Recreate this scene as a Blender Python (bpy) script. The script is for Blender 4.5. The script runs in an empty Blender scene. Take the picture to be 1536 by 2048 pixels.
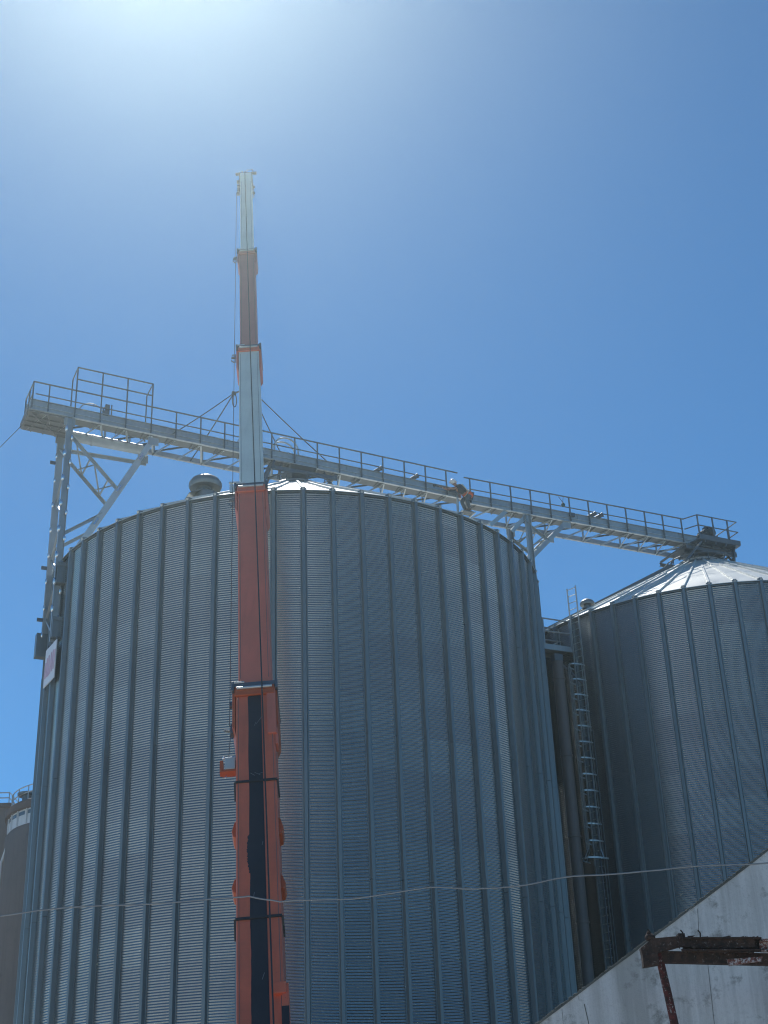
import bpy, math, random
import numpy as np
from mathutils import Vector, Matrix
random.seed(7); np.random.seed(7)
R = math.radians
C = bpy.context.scene
col = C.collection

# ------------------------------------------------------------------ helpers
def V(*a): return Vector(a)

class MB:
    """collects boxes, bars, tubes and sheets; build() links them as ONE mesh object"""
    def __init__(s): s.v = []; s.f = []
    def add(s, vs, fs):
        n = len(s.v); s.v += [Vector(p) for p in vs]; s.f += [tuple(i + n for i in f) for f in fs]; return s
    def box(s, c, size, x=None, y=None, z=None):
        x = Vector(x).normalized() if x else V(1, 0, 0); z = Vector(z).normalized() if z else V(0, 0, 1)
        y = Vector(y).normalized() if y else z.cross(x).normalized()
        hx, hy, hz = size[0] / 2, size[1] / 2, size[2] / 2; c = Vector(c)
        vs = [c + x * (i * hx) + y * (j * hy) + z * (k * hz) for i in (-1, 1) for j in (-1, 1) for k in (-1, 1)]
        return s.add(vs, [(0, 1, 3, 2), (4, 6, 7, 5), (0, 4, 5, 1), (2, 3, 7, 6), (0, 2, 6, 4), (1, 5, 7, 3)])
    def bar(s, a, b, w, h, up=(0, 0, 1)):
        a = Vector(a); b = Vector(b); d = b - a; L = d.length; d.normalize()
        y = Vector(up).cross(d)
        if y.length < 1e-3: y = V(1, 0, 0).cross(d)
        y.normalize(); z = d.cross(y)
        return s.box((a + b) / 2, (L, w, h), x=d, y=y, z=z)
    def angle(s, a, b, w, t, up=(0, 0, 1), flip=1):
        """an L section"""
        a = Vector(a); b = Vector(b); d = (b - a).normalized(); y = Vector(up).cross(d)
        if y.length < 1e-3: y = V(1, 0, 0).cross(d)
        y.normalize(); z = d.cross(y)
        s.bar(a, b, w, t, up=z); o = y * (flip * (w / 2 - t / 2)) - z * (w / 2 + t / 2 - .002)
        return s.bar(a + o, b + o, t, w, up=z)
    def channel(s, a, b, h, w, t, side, up=(0, 0, 1)):
        """a C section: web of height h, flanges of width w on the given side (+1/-1 along up x dir)"""
        a = Vector(a); b = Vector(b); d = (b - a).normalized(); y = Vector(up).cross(d)
        if y.length < 1e-3: y = V(1, 0, 0).cross(d)
        y.normalize(); z = d.cross(y)
        s.bar(a, b, t, h, up=z)
        for k in (1, -1):
            o = y * (side * (w / 2 + t / 2)) + z * (k * (h / 2 - t / 2))
            s.bar(a + o, b + o, w, t, up=z)
        return s
    def tube(s, pts, r, n=8, closed=False, cap=True):
        pts = [Vector(p) for p in pts]; m = len(pts); rings = []
        rs = r if isinstance(r, (list, tuple)) else [r] * m
        prev = None
        for i, p in enumerate(pts):
            if closed: t = pts[(i + 1) % m] - pts[i - 1]
            else: t = pts[min(i + 1, m - 1)] - pts[max(i - 1, 0)]
            t.normalize()
            if prev is None:
                u = t.cross(V(0, 0, 1))
                if u.length < 1e-3: u = t.cross(V(1, 0, 0))
            else: u = prev - t * prev.dot(t)
            u.normalize(); prev = u; w = t.cross(u)
            rings.append([p + (u * math.cos(2 * math.pi * k / n) + w * math.sin(2 * math.pi * k / n)) * rs[i] for k in range(n)])
        vs = [q for g in rings for q in g]; fs = []
        for i in range(m if closed else m - 1):
            j = (i + 1) % m
            for k in range(n): fs.append((i * n + k, i * n + (k + 1) % n, j * n + (k + 1) % n, j * n + k))
        if cap and not closed: fs += [tuple(reversed(range(n))), tuple(range((m - 1) * n, m * n))]
        return s.add(vs, fs)
    def lathe(s, c, prof, n=32, a0=0, a1=2 * math.pi, cap=False):
        c = Vector(c); full = abs(a1 - a0 - 2 * math.pi) < 1e-6; k = n if full else n + 1
        vs = [c + V(r * math.cos(a0 + (a1 - a0) * i / n), r * math.sin(a0 + (a1 - a0) * i / n), z) for (r, z) in prof for i in range(k)]
        fs = []
        for j in range(len(prof) - 1):
            for i in range(n):
                i2 = (i + 1) % k; fs.append((j * k + i, j * k + i2, (j + 1) * k + i2, (j + 1) * k + i))
        if cap: fs += [tuple(range((len(prof) - 1) * k, len(prof) * k)), tuple(reversed(range(k)))]
        return s.add(vs, fs)
    def prism(s, poly, ext):
        """polygon (list of points) extruded by the vector ext"""
        n = len(poly); e = Vector(ext); vs = [Vector(p) for p in poly] + [Vector(p) + e for p in poly]
        fs = [tuple(range(n)), tuple(reversed(range(n, 2 * n)))] + [(i, i + n, (i + 1) % n + n, (i + 1) % n) for i in range(n)]
        return s.add(vs, fs)
    def ball(s, c, r, n=10, m=6):
        c = Vector(c); rx, ry, rz = r if isinstance(r, (list, tuple)) else (r, r, r)
        vs = []; fs = []
        for j in range(m + 1):
            t = math.pi * j / m
            for i in range(n):
                a = 2 * math.pi * i / n; vs.append(c + V(rx * math.sin(t) * math.cos(a), ry * math.sin(t) * math.sin(a), rz * math.cos(t)))
        for j in range(m):
            for i in range(n): fs.append((j * n + i, (j + 1) * n + i, (j + 1) * n + (i + 1) % n, j * n + (i + 1) % n))
        return s.add(vs, fs)
    def build(s, name, mat, parent=None, smooth=False, bevel=0, origin=None):
        o3 = origin_of(parent) if parent is not None else (Vector(origin) if origin is not None else V(0, 0, 0))
        me = bpy.data.meshes.new(name); me.from_pydata([tuple(p - o3) for p in s.v], [], s.f); me.update()
        import bmesh
        bm = bmesh.new(); bm.from_mesh(me); bmesh.ops.recalc_face_normals(bm, faces=bm.faces); bm.to_mesh(me); bm.free()
        if smooth:
            me.polygons.foreach_set('use_smooth', [True] * len(me.polygons))
        o = bpy.data.objects.new(name, me); col.objects.link(o); me.materials.append(mat)
        if smooth:
            try: me.set_sharp_from_angle(angle=R(40))
            except Exception: pass
        if bevel:
            b = o.modifiers.new('bevel', 'BEVEL'); b.width = bevel; b.segments = 2; b.limit_method = 'ANGLE'
        if parent is not None: o.parent = parent; ORI[o.name] = o3
        else: o.location = o3
        return o

ORI = {}
def origin_of(o): return ORI.get(o.name, V(0, 0, 0))
def tag(o, label=None, cat=None, group=None, kind=None):
    for k, v in (('label', label), ('category', cat), ('group', group), ('kind', kind)):
        if v: o[k] = v
    return o
def thing(name, loc, label, cat, group=None):
    o = bpy.data.objects.new(name, None); col.objects.link(o); o.location = loc; ORI[o.name] = Vector(loc)
    o.empty_display_size = .3
    return tag(o, label, cat, group)
def lerp(a, b, t): return Vector(a) * (1 - t) + Vector(b) * t

# ------------------------------------------------------------------ materials
def newmat(name):
    m = bpy.data.materials.new(name); m.use_nodes = True; nt = m.node_tree
    return m, nt, nt.nodes, nt.links, nt.nodes['Principled BSDF']
def noise(nt, scale, detail=4, rough=.6, vec=None, mapscale=None):
    n = nt.nodes.new('ShaderNodeTexNoise'); n.inputs['Scale'].default_value = scale; n.inputs['Detail'].default_value = detail; n.inputs['Roughness'].default_value = rough
    tc = nt.nodes.new('ShaderNodeTexCoord')
    if mapscale:
        mp = nt.nodes.new('ShaderNodeMapping'); mp.inputs['Scale'].default_value = mapscale
        nt.links.new(tc.outputs['Object'], mp.inputs['Vector']); nt.links.new(mp.outputs['Vector'], n.inputs['Vector'])
    else: nt.links.new(tc.outputs['Object'], n.inputs['Vector'])
    return n.outputs['Fac']
def ramp(nt, fac, stops):
    r = nt.nodes.new('ShaderNodeValToRGB'); e = r.color_ramp.elements
    while len(e) < len(stops): e.new(.5)
    for i, (p, c) in enumerate(stops):
        e[i].position = p; e[i].color = (*c, 1) if len(c) == 3 else (c[0], c[0], c[0], 1)
    nt.links.new(fac, r.inputs['Fac']); return r.outputs['Color']
def mix(nt, fac, a, b, mode='MIX'):
    n = nt.nodes.new('ShaderNodeMix'); n.data_type = 'RGBA'; n.blend_type = mode
    for sock, v in ((n.inputs[0], fac), (n.inputs[6], a), (n.inputs[7], b)):
        if hasattr(v, 'is_output'): nt.links.new(v, sock)
        elif isinstance(v, (int, float)): sock.default_value = v
        else: sock.default_value = (*v, 1)
    return n.outputs[2]
def math_(nt, op, a, b=0.):
    n = nt.nodes.new('ShaderNodeMath'); n.operation = op
    for i, v in enumerate((a, b)):
        if hasattr(v, 'is_output'): nt.links.new(v, n.inputs[i])
        else: n.inputs[i].default_value = v
    return n.outputs[0]
def bump(nt, bs, h, strength, dist):
    b = nt.nodes.new('ShaderNodeBump'); b.inputs['Strength'].default_value = strength; b.inputs['Distance'].default_value = dist
    nt.links.new(h, b.inputs['Height']); nt.links.new(b.outputs['Normal'], bs.inputs['Normal'])

def steel(name, c, metallic=.85, rough=.42, var=.16, scale=1.5, streak=True):
    m, nt, N, L, b = newmat(name)
    n1 = noise(nt, scale, 5); n2 = noise(nt, 1.0, 4, .6, mapscale=(7, 7, .6)) if streak else noise(nt, scale * 9, 3)
    k = math_(nt, 'ADD', math_(nt, 'MULTIPLY', n1, .6), math_(nt, 'MULTIPLY', n2, .4))
    lo = tuple(x * (1 - var) for x in c); hi = tuple(min(1, x * (1 + var)) for x in c)
    L.new(ramp(nt, k, [(.3, lo), (.7, hi)]), b.inputs['Base Color'])
    L.new(ramp(nt, n1, [(.3, (rough - .07,)), (.7, (rough + .09,))]), b.inputs['Roughness'])
    b.inputs['Metallic'].default_value = metallic
    return m

M = {}
M['galv'] = steel('galvanised_steel', (.40, .43, .44), .65, .45)
M['rail'] = steel('grey_rail_steel', (.15, .175, .19), .6, .5)
M['soffit'] = steel('dull_deck_steel', (.20, .21, .21), .5, .6)
M['galv_bright'] = steel('bright_galvanised_steel', (.58, .61, .60), .7, .40)
M['roof'] = steel('galvanised_roof_sheet', (.60, .63, .61), .2, .46, .10, .6)
M['rib'] = steel('galvanised_rib_steel', (.225, .25, .255), .7, .44, .14, .8)
M['dark_steel'] = steel('weathered_dark_steel', (.14, .16, .18), .5, .5)
M['chrome'] = steel('polished_lug_steel', (.85, .85, .85), 1., .22, .03)

def paint(name, c, dirt, amount=.35, rough=.5, coat=0.):
    m, nt, N, L, b = newmat(name)
    n1 = noise(nt, .7, 6, .65); n2 = noise(nt, 14, 5, .7); n3 = noise(nt, 1.5, 4, .6, mapscale=(5, .5, .5))
    base = mix(nt, ramp(nt, n1, [(.35, (0.,)), (.75, (amount,))]), c, dirt)
    base = mix(nt, ramp(nt, n2, [(.66, (0.,)), (.72, (.75,))]), base, dirt)
    base = mix(nt, ramp(nt, n3, [(.5, (0.,)), (.8, (amount * .8,))]), base, tuple(x * .6 for x in c))
    L.new(base, b.inputs['Base Color']); b.inputs['Roughness'].default_value = rough
    bump(nt, b, n2, .15, .004)
    return m
M['orange'] = paint('orange_boom_paint', (.80, .175, .085), (.30, .10, .06), .55, .4)
M['red_orange'] = paint('faded_orange_boom_paint', (.80, .20, .125), (.36, .14, .09), .4, .5)
M['pale_orange'] = paint('sun_bleached_orange_paint', (.52, .22, .18), (.33, .17, .145), .4, .55)  # boom orange dulled in the colour for the glare veil up there
M['white'] = paint('white_boom_paint', (.76, .80, .72), (.45, .46, .42), .4, .5)
M['lug_orange'] = paint('orange_lug_paint', (.56, .105, .03), (.28, .07, .03), .25, .4)
M['black'] = paint('black_wear_strip', (.010, .013, .020), (.05, .05, .055), .45, .55)
M['rubber'] = paint('dark_cable_sheath', (.025, .027, .03), (.05, .05, .05), .3, .6)
M['rope'] = paint('grey_lifting_rope', (.10, .11, .12), (.05, .05, .05), .4, .7)
M['wire'] = paint('grey_cable', (.22, .24, .25), (.12, .12, .12), .4, .5)
M['box_white'] = paint('grey_white_box_paint', (.52, .53, .50), (.3, .3, .28), .3, .5)
M['sign_white'] = paint('white_sign_sheet', (.75, .77, .80), (.55, .57, .6), .25, .4)
M['sign_red'] = paint('red_sign_lettering', (.60, .40, .50), (.70, .60, .66), .5, .5)
M['duct'] = paint('dull_brown_duct', (.20, .17, .158), (.13, .11, .10), .6, .6)
M['motor'] = paint('dark_motor_paint', (.05, .06, .065), (.02, .02, .02), .3, .5)
M['green'] = paint('dark_green_hook_paint', (.03, .10, .09), (.02, .03, .03), .3, .5)
M['glass'] = paint('dark_window_glass', (.10, .15, .20), (.06, .09, .12), .3, .15)

def concrete(name, c, dark, scale=.5, streaks=1.0, stain=(.05, .05, .045)):
    m, nt, N, L, b = newmat(name)
    n1 = noise(nt, scale, 8, .65); n2 = noise(nt, 1., 6, .65, mapscale=(2.2, 2.2, .22)); n3 = noise(nt, 22, 5, .7); n4 = noise(nt, 1.3, 7, .75)
    base = ramp(nt, n1, [(.3, dark), (.7, c)])
    base = mix(nt, ramp(nt, n2, [(.50, (0.,)), (.75, (.55 * streaks,))]), base, tuple(x * .55 for x in dark))
    base = mix(nt, ramp(nt, n4, [(.60, (0.,)), (.70, (.75 * streaks,))]), base, stain)
    base = mix(nt, ramp(nt, n3, [(.4, (0.,)), (.8, (.18,))]), base, tuple(x * .6 for x in c))
    L.new(base, b.inputs['Base Color']); b.inputs['Roughness'].default_value = .88
    bump(nt, b, n3, .4, .006)
    return m
def gable_mat():
    m, nt, N, L, b = newmat('stained_whitewashed_concrete')
    big = noise(nt, .8, 7, .6); mid = noise(nt, 3.2, 8, .72); fine = noise(nt, 26, 6, .75); grit = noise(nt, 90, 3, .6)
    streak = noise(nt, 1., 7, .7, mapscale=(7, 7, .45)); run = noise(nt, 1., 6, .65, mapscale=(2.6, 2.6, .16))
    c = ramp(nt, big, [(.3, (.55, .545, .53)), (.7, (.70, .69, .66))])
    c = mix(nt, ramp(nt, streak, [(.44, (0.,)), (.66, (.75,))]), c, (.38, .375, .355))
    c = mix(nt, ramp(nt, run, [(.52, (0.,)), (.62, (.65,))]), c, (.30, .295, .27))
    c = mix(nt, ramp(nt, mid, [(.54, (0.,)), (.65, (.85,))]), c, (.20, .195, .175))
    c = mix(nt, ramp(nt, fine, [(.50, (0.,)), (.72, (.45,))]), c, (.36, .355, .34))
    c = mix(nt, ramp(nt, grit, [(.62, (0.,)), (.72, (.5,))]), c, (.25, .245, .23))
    L.new(c, b.inputs['Base Color']); b.inputs['Roughness'].default_value = .9
    bump(nt, b, math_(nt, 'ADD', fine, math_(nt, 'MULTIPLY', grit, .4)), .6, .012)
    return m
M['gable'] = gable_mat()
M['old_concrete'] = concrete('brown_weathered_concrete', (.20, .165, .15), (.14, .12, .11), .25, .8, (.07, .06, .055))
M['yard'] = concrete('pale_yard_concrete', (.56, .53, .48), (.44, .415, .375), .12, .3, (.25, .235, .21))
M['trim'] = paint('mossy_verge_mortar', (.15, .15, .13), (.035, .04, .03), .7, .9)
M['band'] = paint('pale_parapet_paint', (.62, .66, .68), (.42, .43, .43), .4, .6)
M['rust_rim'] = paint('rusty_rim_concrete', (.15, .11, .09), (.08, .065, .06), .5, .8)

def rust(name, base_c, patch, pf, dark=(.018, .014, .012)):
    m, nt, N, L, b = newmat(name)
    n1 = noise(nt, 17, 8, .7); n2 = noise(nt, 30, 8, .75); n3 = noise(nt, 70, 4, .7)
    c = ramp(nt, n1, [(.38, dark), (.55, base_c), (.72, tuple(x * 1.7 for x in base_c))])
    c = mix(nt, ramp(nt, n2, [(pf, (0.,)), (pf + .05, (.9,))]), c, patch)
    c = mix(nt, ramp(nt, n3, [(.55, (0.,)), (.75, (.6,))]), c, dark)
    L.new(c, b.inputs['Base Color']); b.inputs['Roughness'].default_value = .9
    bump(nt, b, n2, .8, .012)
    return m
M['rust'] = rust('flaking_rust', (.050, .028, .020), (.20, .18, .165), .59)
M['rust_red'] = rust('red_painted_rust', (.085, .018, .016), (.33, .31, .30), .57, (.022, .012, .01))
M['rust_pale'] = rust('rust_on_white_paint', (.16, .055, .04), (.46, .43, .41), .49)

def silo_wall_mat():
    """galvanised corrugated sheet: each sheet (three bays wide, fourteen waves tall) has weathered a little differently"""
    m, nt, N, L, b = newmat('corrugated_galvanised_sheet')
    tc = N.new('ShaderNodeTexCoord'); sp = N.new('ShaderNodeSeparateXYZ'); L.new(tc.outputs['Object'], sp.inputs[0])
    ang = math_(nt, 'ARCTAN2', sp.outputs['Y'], sp.outputs['X'])
    ring = math_(nt, 'FLOOR', math_(nt, 'DIVIDE', sp.outputs['Z'], 1.0668))
    ai = math_(nt, 'FLOOR', math_(nt, 'ADD', math_(nt, 'DIVIDE', ang, 2 * math.pi / 20), math_(nt, 'MULTIPLY', ring, .3333)))
    cb = N.new('ShaderNodeCombineXYZ'); L.new(ai, cb.inputs[0]); L.new(ring, cb.inputs[1])
    wn = N.new('ShaderNodeTexWhiteNoise'); L.new(cb.outputs[0], wn.inputs['Vector'])
    n1 = noise(nt, .45, 6, .6); n2 = noise(nt, 1., 5, .65, mapscale=(5, 5, .25)); n3 = noise(nt, 7, 4)
    c = ramp(nt, n1, [(.3, (.30, .335, .338)), (.7, (.385, .41, .408))])
    c = mix(nt, math_(nt, 'MULTIPLY', wn.outputs['Value'], .75), c, (.27, .285, .30))
    c = mix(nt, ramp(nt, n2, [(.48, (0.,)), (.78, (.45,))]), c, (.23, .25, .27))
    L.new(c, b.inputs['Base Color'])
    L.new(math_(nt, 'ADD', math_(nt, 'MULTIPLY', n3, .06), math_(nt, 'ADD', math_(nt, 'MULTIPLY', wn.outputs['Value'], .05), .17)), b.inputs['Roughness'])
    b.inputs['Metallic'].default_value = .85
    return m
M['silo'] = silo_wall_mat()

# ------------------------------------------------------------------ layout (metres, camera above the origin looking along +Y)
CAMZ = 1.6
RS = 9.0; NB = 60; HS = 22.99; PITCH = .0762
c1 = V(-3.4369, 48.878, 0); c2 = V(13.8927, 57.0706, 0)
gd = (c2 - c1).normalized(); gn = V(-gd.y, gd.x, 0)
def G(s, o, h): return c1 + gd * s + gn * o + V(0, 0, h + CAMZ)
SL = math.tan(R(30))

# ------------------------------------------------------------------ ground
g = MB(); g.add([(-900, -900, 0), (900, -900, 0), (900, 1500, 0), (-900, 1500, 0)], [(0, 1, 2, 3)])
tag(g.build('ground', M['yard']), kind='structure')

g = MB(); g.add([(3.0, 17, .004), (80, 17, .004), (80, 62, .004), (2.0, 42, .004)], [(0, 1, 2, 3)])  # unseen dark sheets added to cut the ground bounce on the silo walls
g.add([(13.5, -70, .004), (90, -70, .004), (90, 16, .004), (13.5, 16, .004)], [(0, 1, 2, 3)])
tag(g.build('road', concrete('dark_asphalt', (.055, .055, .055), (.04, .04, .04), .3, .3)), kind='structure')

# ------------------------------------------------------------------ grain silos
def corrugated_wall():
    per = 6; rows = int(HS / PITCH) * per + 1; seg = NB * 4
    z = np.arange(rows) * (PITCH / per); rad = RS + .0078 * np.cos(2 * np.pi * z / PITCH)
    a = np.arange(seg) * 2 * np.pi / seg
    X = np.outer(rad, np.cos(a)); Y = np.outer(rad, np.sin(a)); Z = np.outer(z, np.ones(seg))
    co = np.stack([X, Y, Z], -1).reshape(-1, 3).astype(np.float32)
    i = np.arange(rows - 1)[:, None] * seg; j = np.arange(seg)[None, :]; j2 = (j + 1) % seg
    q = np.stack([i + j, i + j2, i + seg + j2, i + seg + j], -1).reshape(-1).astype(np.int32)
    me = bpy.data.meshes.new('wall'); nf = len(q) // 4
    me.vertices.add(len(co)); me.vertices.foreach_set('co', co.ravel())
    me.loops.add(len(q)); me.loops.foreach_set('vertex_index', q)
    me.polygons.add(nf); me.polygons.foreach_set('loop_start', np.arange(nf, dtype=np.int32) * 4)
    me.polygons.foreach_set('loop_total', np.full(nf, 4, np.int32)); me.polygons.foreach_set('use_smooth', np.ones(nf, bool))
    me.update(); me.validate(); me.materials.append(M['silo'])
    return me

def rib_mesh():
    """one stiffener at azimuth 0: a hat section, stepping to a lighter gauge up the wall, with splice plates"""
    b = MB(); z0 = 0.; steps = [(0, 6.3, .086, .135), (6.3, 10.6, .092, .128), (10.6, 14.9, .098, .120), (14.9, 19.0, .104, .112), (19.0, HS + .075, .106, .106)]
    for z0, z1, w, d in steps:
        r0 = RS - .004; r1 = RS + .012
        prof = [(r0, -w / 2 - .055), (r1, -w / 2 - .053), (r1 + .003, -w / 2 - .026), (r1 + d - .004, -w / 2), (r1 + d, -w / 2 + .004), (r1 + d, w / 2 - .004), (r1 + d - .004, w / 2), (r1 + .003, w / 2 + .026), (r1, w / 2 + .053), (r0, w / 2 + .055)]
        b.prism([V(x, y, z0 + .006) for x, y in prof], (0, 0, z1 - z0 - .012))
        if z0 > 0: b.box((r1 + d + .004, 0, z0), (.010, w * .8, .5))
    return b

def roof_mesh():
    b = MB(); n = NB
    for i in range(n):
        a0 = 2 * math.pi * i / n; a1 = 2 * math.pi * (i + 1) / n
        ro = RS + .11; prof = [(ro, HS - .11 * SL + .03), (6.2, HS + (9 - 6.2) * SL + .03), (6.15, HS + (9 - 6.15) * SL + .045), (3.6, HS + 5.4 * SL + .045), (.95, HS + 8.05 * SL + .045)]
        vs = [V(r * math.cos(a), r * math.sin(a), z) for r, z in prof for a in (a0, a1)]
        b.add(vs, [(2 * k, 2 * k + 1, 2 * k + 3, 2 * k + 2) for k in range(len(prof) - 1)])
        b.add([V(ro * math.cos(a), ro * math.sin(a), HS - .11 * SL + z) for z in (.03, .005) for a in (a0, a1)], [(0, 1, 3, 2)])
    return b

def roof_rib_mesh(r_top):
    b = MB(); a = V(RS + .13, 0, HS - .13 * SL + .055); e = V(r_top, 0, HS + (9 - r_top) * SL + .075)
    b.bar(a, e, .07, .10); return b

wall_me = corrugated_wall()
def make_silo(name, loc, rot, label, hub_extra=True):
    t = thing(name, (0, 0, 0), label, 'grain silo', 'corrugated grain silos')
    w = bpy.data.objects.new('wall', wall_me); col.objects.link(w); w.parent = t
    rb = rib_mesh().build('stiffener', M['rib'], t)
    rr = [roof_rib_mesh(1.0).build('roof_rib', M['roof'], t), roof_rib_mesh(3.6).build('roof_rib', M['roof'], t)]
    for i in range(NB):
        a = 2 * math.pi * i / NB
        o = rb if i == 0 else rb.copy()
        if i: col.objects.link(o); o.parent = t
        o.rotation_euler.z = a
        src = rr[0] if i % 2 == 0 else rr[1]
        o = src if i < 2 else src.copy()
        if i >= 2: col.objects.link(o); o.parent = t
        o.rotation_euler.z = a
    roof_mesh().build('roof', M['roof'], t)
    e = MB(); e.lathe((0, 0, 0), [(RS + .01, HS - .10), (RS + .05, HS - .10), (RS + .05, HS - .045), (RS + .01, HS - .045)], 120); e.build('eave_ring', M['rib'], t)
    zt = HS + 8.05 * SL
    h = MB(); h.lathe((0, 0, 0), [(1.02, zt - .02), (1.06, zt + .1), (1.0, zt + .16), (.8, zt + .2), (.62, zt + .34), (.3, zt + .36)], 32, cap=True); h.build('roof_cap', M['galv'], t, smooth=True)
    # maintenance ring and its stanchions around the cap
    rg = MB(); zr = zt - .25
    for rr_, zz in ((1.55, zr + .35), (1.55, zr + .02)):
        rg.tube([V(rr_ * math.cos(2 * math.pi * k / 24), rr_ * math.sin(2 * math.pi * k / 24), zz) for k in range(24)], .03, 6, closed=True)
    for k in range(12):
        a = 2 * math.pi * (k + .5) / 12; rg.tube([V(1.55 * math.cos(a), 1.55 * math.sin(a), zr - .1), V(1.55 * math.cos(a), 1.55 * math.sin(a), zr + .36)], .022, 6)
    rg.build('cap_ring_rail', M['dark_steel'], t)
    t.location = loc; t.rotation_euler.z = rot; ORI[t.name] = V(0, 0, 0)
    return t

# stiffener phase of each silo, from the direction that faces the camera
def face_dir(c): return math.atan2(-c.y, -c.x)
silo_a = make_silo('grain_silo', c1, face_dir(c1) + .0267, 'huge corrugated steel silo in the middle, behind the crane boom')
silo_b = make_silo('grain_silo', c2 + V(0, 0, -.19), face_dir(c2) - .4961, 'corrugated steel silo on the right with its sunlit cone roof showing')

def silo_part(b, name, mat, silo, rot, base, smooth=False):
    """a part given in world coordinates, made a child of a turned silo"""
    o = b.build(name, mat, None, smooth)
    o.parent = silo; o.matrix_parent_inverse = (Matrix.Translation(base) @ Matrix.Rotation(rot, 4, 'Z')).inverted()
    return o
ra, rb_ = face_dir(c1) + .0267, face_dir(c2) - .4961
def roofpt(c, r, ang, dz=0): return V(c.x + r * math.cos(R(ang)), c.y + r * math.sin(R(ang)), HS + c.z + (9 - r) * SL + dz)
def mushroom_vent(p, s, silo, rot, base):
    b = MB(); p = p - V(0, 0, .35 * s)
    b.lathe(p, [(.50 * s, 0), (.50 * s, .72 * s), (.36 * s, .80 * s), (.36 * s, 1.05 * s)], 20)
    b.lathe(p, [(.36 * s, 1.0 * s), (.70 * s, .98 * s), (.75 * s, 1.10 * s), (.74 * s, 1.24 * s), (.62 * s, 1.42 * s), (.34 * s, 1.60 * s), (.10 * s, 1.68 * s), (.02 * s, 1.69 * s)], 24)
    for k in (-1, 1): b.bar(p + V(0, 0, .86 * s), p + gd * (k * .86 * s) + V(0, 0, .42 * s), .9 * s, .03 * s)
    b.box(p + V(0, 0, 1.7 * s), (.10 * s, .10 * s, .08 * s))
    return silo_part(b, 'roof_vent', M['rib'], silo, rot, base, True)
mushroom_vent(roofpt(c1, 5.2, 235.5, .0), .80, silo_a, ra, c1)
c2b = c2 + V(0, 0, -.19)
mushroom_vent(roofpt(c2b, 7.7, 220, -.02), .40, silo_b, rb_, c2b)
# small cleat by the eave of the left silo, where the hoist cable passes
b = MB(); p = roofpt(c1, 8.3, 260, .12); b.box(p, (.28, .2, .24)); b.box(p + V(0, 0, .26), (.34, .1, .05)); b.tube([p + V(-.1, 0, -.3), p + V(-.1, 0, .3)], .03, 6)
silo_part(b, 'eave_bracket', M['galv_bright'], silo_a, ra, c1)
# roof stair of the right silo: two stringers, treads and a handrail climbing to the cap
b = MB(); a1_ = 203; lo = roofpt(c2b, 8.7, a1_, .16); hi = roofpt(c2b, 1.7, a1_ + 2, .2); dx = V(math.sin(R(a1_)), -math.cos(R(a1_)), 0)
for k in (-.34, .34): b.bar(lo + dx * k, hi + dx * k, .05, .14)
for i in range(22): q = lerp(lo, hi, (i + .5) / 22); b.box(q, (.66, .2, .035), x=dx)
silo_part(b, 'roof_stair', M['dark_steel'], silo_b, rb_, c2b)

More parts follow.
